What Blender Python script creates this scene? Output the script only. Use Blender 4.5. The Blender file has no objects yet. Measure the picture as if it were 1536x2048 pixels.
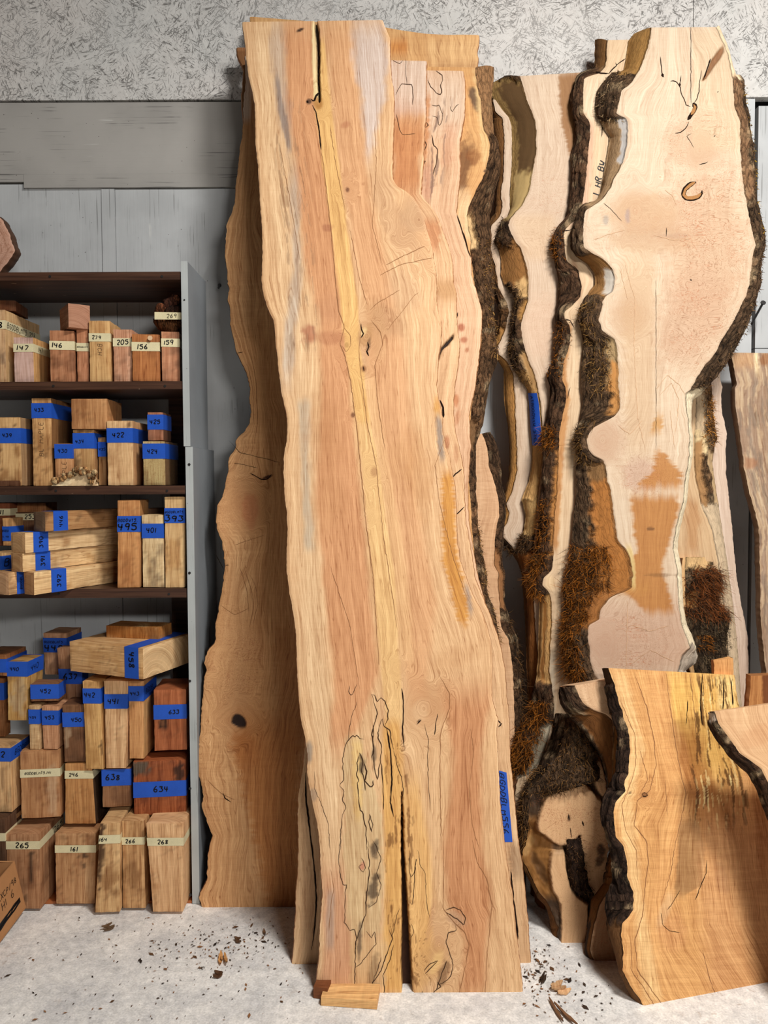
import bpy, math, random
import numpy as np
from mathutils import Matrix, Vector

SC = bpy.context.scene
COL = SC.collection
random.seed(7)

# ------------------------------------------------------------------ camera
W, H = 1536, 2048
FPX = 1538.0                       # focal length in pixels of the 1536 x 2048 frame
CAM = np.array([0.0, 0.0, 1.5])
PITCH, ROLL = math.radians(2.4), math.radians(0.27)
_f = np.array([0, math.cos(PITCH), -math.sin(PITCH)])
_u0 = np.array([0, math.sin(PITCH), math.cos(PITCH)])
_r0 = np.array([1.0, 0, 0])
_r = _r0 * math.cos(ROLL) - _u0 * math.sin(ROLL)
_u = _u0 * math.cos(ROLL) + _r0 * math.sin(ROLL)
cd = bpy.data.cameras.new('camera')
cd.sensor_fit = 'VERTICAL'
cd.sensor_height = 36.0
cd.lens = FPX / H * 36.0
cd.clip_start, cd.clip_end = 0.05, 60
camo = bpy.data.objects.new('camera', cd)
COL.objects.link(camo)
m = Matrix.Identity(4)
for i in range(3):
    m[i][0], m[i][1], m[i][2], m[i][3] = _r[i], _u[i], -_f[i], CAM[i]
camo.matrix_world = m
SC.camera = camo

# ------------------------------------------------------------------ world, lamps, exposure
SC.view_settings.view_transform = 'Standard'
SC.view_settings.look = 'None'
SC.view_settings.gamma = 1.0
SC.view_settings.exposure = 0.0
SC.view_settings.use_curve_mapping = False
wd = bpy.data.worlds.new('world')
SC.world = wd
wd.use_nodes = True
bg = wd.node_tree.nodes['Background']
bg.inputs[0].default_value = (0.95, 0.97, 1.0, 1)
bg.inputs[1].default_value = 0.022

def lamp(name, loc, target, sx, sy, power, col):
    d = bpy.data.lights.new(name, 'AREA')
    d.shape = 'RECTANGLE'; d.size = sx; d.size_y = sy
    d.energy = power; d.color = col
    o = bpy.data.objects.new(name, d); COL.objects.link(o)
    o.location = loc
    o.rotation_euler = (Vector(target) - Vector(loc)).to_track_quat('-Z', 'Y').to_euler()
    o['kind'] = 'helper'
    return o
# tube fitting on the ceiling well behind the camera, and one nearer on the right
lamp('ceiling_tube_lamp', (2.0, -2.4, 2.95), (-0.2, 2.6, 0.6), 1.2, 0.25, 88, (1.0, 0.975, 0.94))
lamp('ceiling_panel_lamp', (1.3, 0.6, 4.1), (1.3, 0.6001, 0.0), 0.7, 0.4, 178, (1.0, 0.98, 0.95))

# ------------------------------------------------------------------ projection helpers
def px_ray(u, v):
    u = np.asarray(u, float); v = np.asarray(v, float)
    a = (u - W / 2) / FPX; b = -(v - H / 2) / FPX
    return a[..., None] * _r + b[..., None] * _u + _f

def on_plane(u, v, pl):
    """point of pixel (u, v) on the plane Y = a + b Z + c X"""
    a, b, c = pl
    d = px_ray(u, v)
    t = (a + b * CAM[2] + c * CAM[0] - CAM[1]) / (d[..., 1] - b * d[..., 2] - c * d[..., 0])
    return CAM + d * t[..., None]

def proj(p):
    q = np.asarray(p, float) - CAM
    z = q @ _f
    return np.stack([W / 2 + FPX * (q @ _r) / z, H / 2 - FPX * (q @ _u) / z], -1)

def at(u, v, Y):
    return on_plane(u, v, (Y, 0, 0))

def floor_px(u, Y):
    """pixel row where the floor at depth Y lies in column u"""
    lo, hi = 900.0, 4000.0
    for _ in range(50):
        mid = (lo + hi) / 2
        if at(u, mid, Y)[2] > 0: lo = mid
        else: hi = mid
    return lo

# ------------------------------------------------------------------ noise
def _hash(ix, iy, s):
    n = (ix * 374761393 + iy * 668265263 + s * 1274126177) & 0xffffffff
    n = ((n ^ (n >> 13)) * 1274126177) & 0xffffffff
    return ((n ^ (n >> 16)) & 0xffff) / 65535.0

def vn(x, y, s=0):
    x = np.asarray(x, float); y = np.asarray(y, float)
    x, y = np.broadcast_arrays(x, y)
    ix = np.floor(x).astype(np.int64); iy = np.floor(y).astype(np.int64)
    fx = x - ix; fy = y - iy
    fx = fx * fx * (3 - 2 * fx); fy = fy * fy * (3 - 2 * fy)
    a = _hash(ix, iy, s); b = _hash(ix + 1, iy, s); c = _hash(ix, iy + 1, s); d = _hash(ix + 1, iy + 1, s)
    return (a * (1 - fx) + b * fx) * (1 - fy) + (c * (1 - fx) + d * fx) * fy

def fbm(x, y, s=0, o=4):
    r = 0; amp = 0.5; tot = 0
    for k in range(o):
        r = r + amp * vn(x * 2 ** k, y * 2 ** k, s + 17 * k); tot += amp; amp *= 0.5
    return r / tot

def sst(a, b, x):
    t = np.clip((x - a) / (b - a + 1e-9), 0, 1)
    return t * t * (3 - 2 * t)

def lin(c):
    c = np.asarray(c, float) / 255.0
    return np.where(c <= 0.04045, c / 12.92, ((c + 0.055) / 1.055) ** 2.4)

# ------------------------------------------------------------------ mesh building
class MB:
    def __init__(s):
        s.v = []; s.f = []; s.c = []; s.g = []; s.x = []; s.n = 0
    def grid(s, P, col=None, gr=None, fx=None, flip=False, mask=None):
        P = np.asarray(P, float); R, C = P.shape[:2]
        s.v.append(P.reshape(-1, 3))
        def full(a, d):
            if a is None: a = np.array(d, float)
            a = np.asarray(a, float)
            return np.broadcast_to(a, (R, C, 3)).reshape(-1, 3)
        s.c.append(full(col, (0.5, 0.4, 0.3))); s.g.append(full(gr, (0, 0, 0))); s.x.append(full(fx, (0, 0, 0)))
        i = np.arange(R * C).reshape(R, C) + s.n
        q = np.stack([i[:-1, :-1], i[:-1, 1:], i[1:, 1:], i[1:, :-1]], -1)
        if mask is not None: q = q[mask]
        q = q.reshape(-1, 4)
        if flip: q = q[:, ::-1]
        s.f.append(q); s.n += R * C
    def quad(s, a, b, c, d, **k):
        s.grid(np.array([[a, b], [d, c]], float), **k)
    def box(s, lo, hi, **k):
        x0, y0, z0 = lo; x1, y1, z1 = hi
        V = lambda x, y, z: (x, y, z)
        s.quad(V(x0,y0,z1), V(x1,y0,z1), V(x1,y0,z0), V(x0,y0,z0), **k)
        s.quad(V(x1,y1,z1), V(x0,y1,z1), V(x0,y1,z0), V(x1,y1,z0), **k)
        s.quad(V(x0,y1,z1), V(x0,y0,z1), V(x0,y0,z0), V(x0,y1,z0), **k)
        s.quad(V(x1,y0,z1), V(x1,y1,z1), V(x1,y1,z0), V(x1,y0,z0), **k)
        s.quad(V(x0,y1,z1), V(x1,y1,z1), V(x1,y0,z1), V(x0,y0,z1), **k)
        s.quad(V(x0,y0,z0), V(x1,y0,z0), V(x1,y1,z0), V(x0,y1,z0), **k)
    def build(s, name, mat, parent=None, smooth=False, attrs=True, loc=None):
        v = np.concatenate(s.v); f = np.concatenate(s.f)
        base = np.array(loc if loc is not None else (0, 0, 0), float)
        me = bpy.data.meshes.new(name)
        me.vertices.add(len(v)); me.vertices.foreach_set('co', (v - base).astype(np.float32).ravel())
        me.loops.add(f.size); me.loops.foreach_set('vertex_index', f.astype(np.int32).ravel())
        me.polygons.add(len(f)); me.polygons.foreach_set('loop_start', np.arange(0, f.size, 4, dtype=np.int32))
        me.polygons.foreach_set('use_smooth', np.full(len(f), smooth))
        if attrs:
            a = me.attributes.new('Col', 'FLOAT_COLOR', 'POINT')
            c4 = np.ones((len(v), 4), np.float32); c4[:, :3] = np.concatenate(s.c)
            a.data.foreach_set('color', c4.ravel())
            a = me.attributes.new('gr', 'FLOAT_VECTOR', 'POINT')
            a.data.foreach_set('vector', np.concatenate(s.g).astype(np.float32).ravel())
            a = me.attributes.new('fx', 'FLOAT_VECTOR', 'POINT')
            a.data.foreach_set('vector', np.concatenate(s.x).astype(np.float32).ravel())
        me.update(calc_edges=True); me.validate()
        me.materials.append(mat)
        o = bpy.data.objects.new(name, me); COL.objects.link(o)
        if parent is not None:
            o.parent = parent
            if loc is None:
                o.matrix_parent_inverse = parent.matrix_world.inverted() if parent.type != 'EMPTY' else Matrix.Translation(-Vector(parent.location))
        if loc is not None: o.location = base
        return o

def thing(name, label, cat, loc, group=None):
    o = bpy.data.objects.new(name, None); COL.objects.link(o)
    o.empty_display_size = 0.05
    o.location = [float(t) for t in loc]
    o['label'] = label; o['category'] = cat
    if group: o['group'] = group
    return o

def tag(o, label, cat, group=None):
    o['label'] = label; o['category'] = cat
    if group: o['group'] = group
    return o

# ------------------------------------------------------------------ materials
class NT:
    def __init__(s, name, rough=0.7, spec=0.3):
        s.m = bpy.data.materials.new(name); s.m.use_nodes = True
        s.t = s.m.node_tree; s.b = s.t.nodes['Principled BSDF']
        s.b.inputs['Roughness'].default_value = rough
        s.b.inputs['Specular IOR Level'].default_value = spec
    def new(s, ty, **k):
        n = s.t.nodes.new(ty)
        for a, b in k.items(): setattr(n, a, b)
        return n
    def link(s, a, b): s.t.links.new(a, b)
    def put(s, sock, v):
        if isinstance(v, bpy.types.NodeSocket): s.link(v, sock)
        elif v is not None: sock.default_value = v
    def attr(s, name, out):
        n = s.new('ShaderNodeAttribute'); n.attribute_name = name
        return n.outputs[out]
    def math(s, op, a, b=None, c=None, clamp=False):
        n = s.new('ShaderNodeMath', operation=op); n.use_clamp = clamp
        s.put(n.inputs[0], a)
        if b is not None: s.put(n.inputs[1], b)
        if c is not None: s.put(n.inputs[2], c)
        return n.outputs[0]
    def sep(s, v):
        n = s.new('ShaderNodeSeparateXYZ'); s.put(n.inputs[0], v); return n.outputs
    def comb(s, x, y, z=0.0):
        n = s.new('ShaderNodeCombineXYZ')
        for i, a in enumerate((x, y, z)): s.put(n.inputs[i], a)
        return n.outputs[0]
    def vmul(s, v, k):
        n = s.new('ShaderNodeVectorMath', operation='MULTIPLY'); s.put(n.inputs[0], v); s.put(n.inputs[1], k)
        return n.outputs[0]
    def noise(s, v, scale=1.0, detail=3.0, rough=0.55, dist=0.0):
        n = s.new('ShaderNodeTexNoise'); s.put(n.inputs['Vector'], v)
        n.inputs['Scale'].default_value = scale; n.inputs['Detail'].default_value = detail
        n.inputs['Roughness'].default_value = rough; n.inputs['Distortion'].default_value = dist
        return n.outputs['Fac']
    def voro(s, v, scale=1.0, feature='F1', rnd=1.0):
        n = s.new('ShaderNodeTexVoronoi'); n.feature = feature; s.put(n.inputs['Vector'], v)
        n.inputs['Scale'].default_value = scale; n.inputs['Randomness'].default_value = rnd
        return n.outputs['Distance']
    def ramp(s, x, a, b):
        n = s.new('ShaderNodeMapRange'); n.interpolation_type = 'SMOOTHSTEP'
        s.put(n.inputs[0], x); s.put(n.inputs[1], a); s.put(n.inputs[2], b)
        return n.outputs[0]
    def mix(s, f, a, b, mode='MIX'):
        n = s.new('ShaderNodeMix', data_type='RGBA', blend_type=mode); n.clamp_result = False
        s.put(n.inputs[0], f); s.put(n.inputs[6], a); s.put(n.inputs[7], b)
        return n.outputs[2]
    def scale_col(s, c, k):
        n = s.new('ShaderNodeVectorMath', operation='SCALE'); s.put(n.inputs[0], c[:3] if isinstance(c, tuple) else c); s.put(n.inputs[3], k)
        return n.outputs[0]
    def bump(s, h, strength=0.3, dist=0.002):
        n = s.new('ShaderNodeBump'); s.put(n.inputs['Height'], h)
        n.inputs['Strength'].default_value = strength; n.inputs['Distance'].default_value = dist
        s.link(n.outputs[0], s.b.inputs['Normal'])
    def obj(s):
        return s.new('ShaderNodeTexCoord').outputs['Object']
    def base(s, c): s.put(s.b.inputs['Base Color'], c)

def c4(r, g, b):
    return tuple(float(t) for t in lin((r, g, b))) + (1.0,)

def mat_wood():
    n = NT('sawn_wood', 0.62, 0.22)
    col = n.attr('Col', 'Color'); g = n.attr('gr', 'Vector'); x = n.attr('fx', 'Vector')
    gx, gy, gz = n.sep(g); fig, gs, burl = n.sep(x)
    v1 = n.comb(n.math('MULTIPLY', gx, 85.0), n.math('MULTIPLY', gy, 2.2), gz)
    g1 = n.noise(v1, 1.0, 4.0, 0.62)
    v2 = n.comb(n.math('MULTIPLY', gx, 420.0), n.math('MULTIPLY', gy, 14.0), gz)
    g2 = n.noise(v2, 1.0, 2.0, 0.6)
    # thin late-wood lines
    v3 = n.comb(n.math('MULTIPLY', gx, 42.0), n.math('MULTIPLY', gy, 1.3), gz)
    g3 = n.noise(v3, 1.0, 2.0, 0.5)
    ln = n.math('ABSOLUTE', n.math('SINE', n.math('MULTIPLY', g3, 34.0)))
    ln = n.math('SUBTRACT', 1.0, n.ramp(ln, 0.0, 0.30))
    # curl across the grain
    v4 = n.comb(n.math('MULTIPLY', gx, 9.0), n.math('MULTIPLY', gy, 75.0), gz)
    f1 = n.noise(v4, 1.0, 3.0, 0.6, 0.4)
    v5 = n.comb(n.math('MULTIPLY', gx, 26.0), n.math('MULTIPLY', gy, 430.0), gz)
    f2 = n.noise(v5, 1.0, 1.0, 0.5)
    f = n.math('ADD', n.math('MULTIPLY', n.math('SUBTRACT', f1, 0.5), 1.5), n.math('MULTIPLY', n.math('SUBTRACT', f2, 0.5), 0.9))
    # burl: contour swirls and eyes
    vb = n.comb(gx, gy, gz)
    b0 = n.noise(vb, 13.0, 3.0, 0.55, 1.2)
    bc = n.math('ABSOLUTE', n.math('SINE', n.math('MULTIPLY', b0, 70.0)))
    bc = n.math('SUBTRACT', 1.0, n.ramp(bc, 0.0, 0.5))
    b1 = n.noise(vb, 150.0, 2.0, 0.6, 2.2)
    eye = n.math('MULTIPLY', n.ramp(b1, 0.53, 0.68), n.ramp(n.noise(vb, 16.0, 2.0), 0.40, 0.56))
    k = n.math('ADD', n.math('MULTIPLY', n.math('SUBTRACT', g1, 0.5), 0.95), n.math('MULTIPLY', n.math('SUBTRACT', g2, 0.5), 0.85))
    k = n.math('SUBTRACT', k, n.math('MULTIPLY', ln, 0.26))
    k = n.math('MULTIPLY', k, gs)
    k = n.math('ADD', k, n.math('MULTIPLY', f, fig))
    k = n.math('SUBTRACT', k, n.math('MULTIPLY', n.math('MULTIPLY', bc, 0.34), burl))
    k = n.math('ADD', k, 1.0)
    k = n.math('MAXIMUM', k, 0.12)
    dark = n.math('POWER', k, 1.25)
    cc = n.new('ShaderNodeCombineXYZ')
    n.link(n.math('POWER', k, 0.9), cc.inputs[0]); n.link(dark, cc.inputs[1]); n.link(n.math('POWER', k, 1.5), cc.inputs[2])
    col2 = n.mix(1.0, col, cc.outputs[0], 'MULTIPLY')
    col3 = n.mix(n.math('MULTIPLY', n.math('MULTIPLY', eye, burl), 0.9), col2, c4(176, 112, 76))
    n.base(col3)
    n.bump(n.math('ADD', g1, n.math('MULTIPLY', f2, 0.4)), 0.12, 0.0015)
    return n.m

def mat_bark():
    n = NT('bark', 0.9, 0.15)
    col = n.attr('Col', 'Color'); g = n.attr('gr', 'Vector')
    gx, gy, gz = n.sep(g)
    v = n.comb(n.math('MULTIPLY', gx, 2.6), gy, gz)
    a = n.noise(v, 42.0, 5.0, 0.7)
    b = n.noise(v, 160.0, 3.0, 0.6)
    e = n.voro(n.comb(n.math('MULTIPLY', gx, 3.2), n.math('ADD', gy, n.math('MULTIPLY', b, 0.03)), gz), 26.0, 'DISTANCE_TO_EDGE')
    rough = n.sep(n.attr('fx', 'Vector'))[0]
    k = n.math('ADD', n.math('MULTIPLY', n.math('SUBTRACT', a, 0.5), 3.4), n.math('MULTIPLY', n.math('SUBTRACT', b, 0.5), 2.0))
    k = n.math('SUBTRACT', k, n.math('MULTIPLY', n.math('SUBTRACT', 1.0, n.ramp(e, 0.0, 0.12)), 0.35))
    k = n.math('MAXIMUM', n.math('ADD', n.math('MULTIPLY', k, rough), 1.0), 0.12)
    n.base(n.scale_col(col, k))
    h = n.math('MULTIPLY', n.math('ADD', n.math('ADD', a, n.math('MULTIPLY', b, 0.35)), n.math('MULTIPLY', n.ramp(e, 0.0, 0.14), 0.5)), rough)
    n.bump(h, 0.9, 0.012)
    return n.m

def mat_plain(name, rgb, rough=0.7, spec=0.3, nscale=60.0, amp=0.15, bump=0.1):
    n = NT(name, rough, spec)
    o = n.obj()
    a = n.noise(o, nscale, 4.0)
    k = n.math('ADD', n.math('MULTIPLY', n.math('SUBTRACT', a, 0.5), amp * 2), 1.0)
    n.base(n.scale_col(c4(*rgb), k))
    if bump: n.bump(a, bump, 0.002)
    return n.m

def mat_tape(name, rgb):
    n = NT(name, 0.55, 0.3)
    o = n.obj()
    a = n.noise(n.vmul(o, (1, 1, 1)), 420.0, 2.0)
    b = n.noise(o, 22.0, 3.0)
    k = n.math('ADD', 1.0, n.math('ADD', n.math('MULTIPLY', n.math('SUBTRACT', a, 0.5), 0.3), n.math('MULTIPLY', n.math('SUBTRACT', b, 0.5), 0.35)))
    n.base(n.scale_col(c4(*rgb), k))
    n.bump(a, 0.3, 0.0006)
    return n.m

def mat_vcol(name, rough=0.85):
    n = NT(name, rough, 0.2)
    n.base(n.attr('Col', 'Color'))
    return n.m

def mat_osb():
    n = NT('painted_strand_board', 0.75, 0.25)
    o = n.obj()
    lines = None; hs = None
    for i, (rot, sx, sz, off) in enumerate([(0.2, 26, 150, 1.0), (0.75, 30, 170, 5.0), (1.35, 26, 150, 9.0), (2.0, 30, 180, 13.0), (2.6, 24, 150, 17.0)]):
        mp = n.new('ShaderNodeMapping'); mp.inputs['Rotation'].default_value = (0, rot, 0)
        mp.inputs['Location'].default_value = (off, off * .3, off * 0.7)
        n.link(o, mp.inputs['Vector'])
        v = n.vmul(mp.outputs[0], (sx, 1.0, sz))
        a = n.noise(v, 1.0, 2.0, 0.55, 1.1)
        t = n.math('MULTIPLY', n.ramp(a, 0.585, 0.66), n.ramp(n.noise(mp.outputs[0], 12.0, 3.0, 0.65), 0.47, 0.58))
        lines = t if lines is None else n.math('MAXIMUM', lines, t)
        st = n.math('MULTIPLY', n.noise(n.vmul(mp.outputs[0], (sx * .4, 1.0, sz * .3)), 1.0, 1.0, 0.4, 0.5), n.ramp(n.noise(mp.outputs[0], 9.0, 1.0), 0.45, 0.52))
        hs = st if hs is None else n.math('MAXIMUM', hs, st)
    mott = n.noise(o, 2.3, 4.0)
    base = n.mix(n.ramp(mott, 0.3, 0.7), c4(218, 212, 206), c4(204, 203, 199))
    base = n.mix(n.math('MULTIPLY', n.ramp(hs, 0.35, 0.75), 0.4), base, c4(232, 229, 224))
    patch = n.ramp(n.noise(o, 2.6, 3.0, 0.6), 0.36, 0.60)
    n.base(n.mix(n.math('MULTIPLY', n.math('MULTIPLY', lines, 0.75), n.math('ADD', 0.35, n.math('MULTIPLY', patch, 0.65))), base, c4(72, 66, 62)))
    h = n.math('SUBTRACT', hs, n.math('MULTIPLY', lines, 1.2))
    n.bump(h, 0.7, 0.004)
    return n.m

def mat_painted(name, rgb, horizontal=False, worn=0.5):
    """painted plywood or board: grain showing through as relief and thin checks"""
    n = NT(name, 0.6, 0.3)
    o = n.obj()
    sc = (2.2, 1, 55) if horizontal else (55, 1, 2.2)
    a = n.noise(n.vmul(o, sc), 1.0, 4.0, 0.6, 0.3)
    sc2 = (3.0, 1, 170) if horizontal else (170, 1, 3.0)
    b = n.noise(n.vmul(o, sc2), 1.0, 2.0, 0.6, 0.3)
    chk = n.math('MULTIPLY', n.ramp(b, 0.60, 0.70), n.ramp(n.noise(o, 6.0, 3.0), 0.46, 0.58))
    chip = n.math('MULTIPLY', n.ramp(a, 0.66, 0.72), n.ramp(n.noise(o, 5.0, 2.0), 0.5, 0.58))
    dirt = n.noise(o, 3.0, 5.0)
    base = n.mix(n.ramp(dirt, 0.3, 0.75), c4(*[t * 1.04 for t in rgb]), c4(*[t * 0.93 for t in rgb]))
    base = n.mix(n.math('MULTIPLY', chk, 0.55 * worn * 2), base, c4(100, 98, 96))
    base = n.mix(n.math('MULTIPLY', chip, 0.5), base, c4(232, 232, 226))
    sp = n.voro(o, 60.0)
    base = n.mix(n.math('MULTIPLY', n.math('SUBTRACT', 1.0, n.ramp(sp, 0.07, 0.11)), n.ramp(n.noise(o, 30.0, 1.0), 0.62, 0.66)), base, c4(60, 50, 45))
    n.base(base)
    n.bump(n.math('SUBTRACT', a, n.math('MULTIPLY', chk, 1.0)), 0.28, 0.003)
    return n.m

def mat_concrete():
    n = NT('concrete', 0.8, 0.25)
    o = n.obj()
    a = n.noise(o, 5.0, 7.0, 0.72); b = n.noise(o, 38.0, 5.0, 0.65); c = n.noise(o, 160.0, 2.0)
    base = n.mix(n.ramp(a, 0.3, 0.7), c4(204, 201, 198), c4(240, 235, 227))
    k = n.math('ADD', 1.0, n.math('ADD', n.math('MULTIPLY', n.math('SUBTRACT', b, 0.5), 0.95), n.math('MULTIPLY', n.math('SUBTRACT', c, 0.5), 0.6)))
    base = n.scale_col(base, k)
    st = n.math('MULTIPLY', n.ramp(n.noise(o, 24.0, 3.0, 0.6, 0.8), 0.60, 0.72), n.ramp(n.noise(o, 2.2, 2.0), 0.45, 0.62))
    base = n.mix(n.math('MULTIPLY', st, 0.5), base, c4(150, 120, 94))
    sc = n.noise(n.vmul(o, (150, 9, 1)), 1.0, 2.0)
    base = n.mix(n.math('MULTIPLY', n.math('MULTIPLY', n.ramp(sc, 0.6, 0.72), n.ramp(n.noise(o, 2.6, 1.0), 0.5, 0.65)), 0.25), base, c4(226, 222, 214))
    n.base(base)
    n.bump(n.math('ADD', n.math('MULTIPLY', b, 0.7), n.math('MULTIPLY', c, 0.3)), 0.4, 0.003)
    return n.m

def mat_stained():
    n = NT('dark_stained_board', 0.45, 0.4)
    o = n.obj()
    a = n.noise(n.vmul(o, (3, 60, 90)), 1.0, 4.0, 0.6, 0.3)
    b = n.noise(n.vmul(o, (2, 9, 9)), 1.0, 3.0)
    base = n.mix(n.ramp(a, 0.25, 0.75), c4(52, 32, 23), c4(90, 60, 44))
    base = n.scale_col(base, n.math('ADD', 0.6, n.math('MULTIPLY', b, 0.8)))
    w = n.math('MULTIPLY', n.ramp(n.noise(n.vmul(o, (30, 30, 90)), 1.0, 3.0), 0.70, 0.76), 0.6)
    n.base(n.mix(w, base, c4(190, 160, 130)))
    n.bump(a, 0.15, 0.002)
    return n.m

M = dict(wood=mat_wood(), bark=mat_bark(), osb=mat_osb(), concrete=mat_concrete(), stained=mat_stained(),
         panel=mat_painted('painted_plywood', (197, 199, 199)),
         hboard=mat_painted('painted_board', (172, 168, 162), True, 0.7),
         side=mat_painted('grey_side_shade_toned', (138, 142, 145), False, 0.25),  # grey side made darker: its shade is put into the colour
         sideedge=mat_painted('grey_edge_lit_toned', (178, 182, 180), False, 0.5),  # lit tone of the same grey, for the front edges
         blue=mat_tape('blue_masking_tape', (36, 86, 188)), cream=mat_tape('cream_masking_tape', (226, 214, 172)),
         ink=mat_plain('black_marker_ink', (10, 9, 14), 0.6, 0.3, 90, 0.2, 0),
         crack=mat_plain('dark_crack', (34, 22, 16), 0.9, 0.05, 200, 0.4, 0),
         spalt=mat_plain('spalting_line', (66, 46, 33), 0.9, 0.05, 200, 0.5, 0),
         fine=mat_plain('fine_grain_line', (152, 106, 70), 0.9, 0.05, 200, 0.3, 0),
         iron=mat_plain('dark_iron', (34, 31, 30), 0.5, 0.5, 120, 0.3, 0.2),
         gap=mat_plain('dark_wall_cavity', (20, 18, 17), 0.95, 0.05, 60, 0.3, 0),
         vcol=mat_vcol('fibre'), card=mat_plain('cardboard', (178, 128, 84), 0.85, 0.15, 25, 0.12, 0.1),
         sticker=mat_plain('pale_sticker', (225, 190, 150), 0.6, 0.3, 40, 0.1, 0))
# ------------------------------------------------------------------ slab builder
def pl_normal(pl):
    n = np.array([pl[2], -1.0, pl[1]])
    return n / np.linalg.norm(n)          # faces the camera side

def edge_fn(pts, jit, seed):
    p = np.array(pts, float); p = p[np.argsort(p[:, 1], kind='stable')]
    ys = np.arange(p[0, 1], p[-1, 1] + 1.0, 1.0)
    xs = np.interp(ys, p[:, 1], p[:, 0])
    k = np.hanning(9); k /= k.sum()
    xs = np.convolve(np.pad(xs, 4, 'edge'), k, 'valid')
    if jit:
        xs = xs + (fbm(ys / 9.0, 0.5, seed, 3) - 0.5) * jit * 2.2
    return lambda y: np.interp(y, ys, xs)

def band_mask(U, V, rows, soft, jag=0.0, jf=(22.0, 5.0), seed=3, fade=14.0):
    r = np.array(rows, float)
    xl = np.interp(V, r[:, 0], r[:, 1]); xr = np.interp(V, r[:, 0], r[:, 2])
    if jag:
        xl = xl + (fbm(U / jf[0], V / jf[1], seed) - 0.5) * 2 * jag
        xr = xr + (fbm(U / jf[0] + 31, V / jf[1], seed) - 0.5) * 2 * jag
    mk = sst(-soft, soft, U - xl) * sst(-soft, soft, xr - U)
    vv = V + ((fbm(U / 5.0, V / 60.0, seed + 5) - 0.5) * 2 * jag if jag else 0)
    return mk * sst(r[0, 0] - fade, r[0, 0] + fade, vv) * sst(-r[-1, 0] - fade, -r[-1, 0] + fade, -vv)

def blob_mask(U, V, cx, cy, rx, ry, ang=0, soft=0.4, nz=0.25, seed=5):
    a = math.radians(ang)
    x = (U - cx) * math.cos(a) + (V - cy) * math.sin(a); y = -(U - cx) * math.sin(a) + (V - cy) * math.cos(a)
    d = np.sqrt((x / rx) ** 2 + (y / ry) ** 2) + (fbm(U / 12.0, V / 12.0, seed) - 0.5) * 2 * nz
    return 1 - sst(1 - soft, 1 + soft, d)

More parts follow.
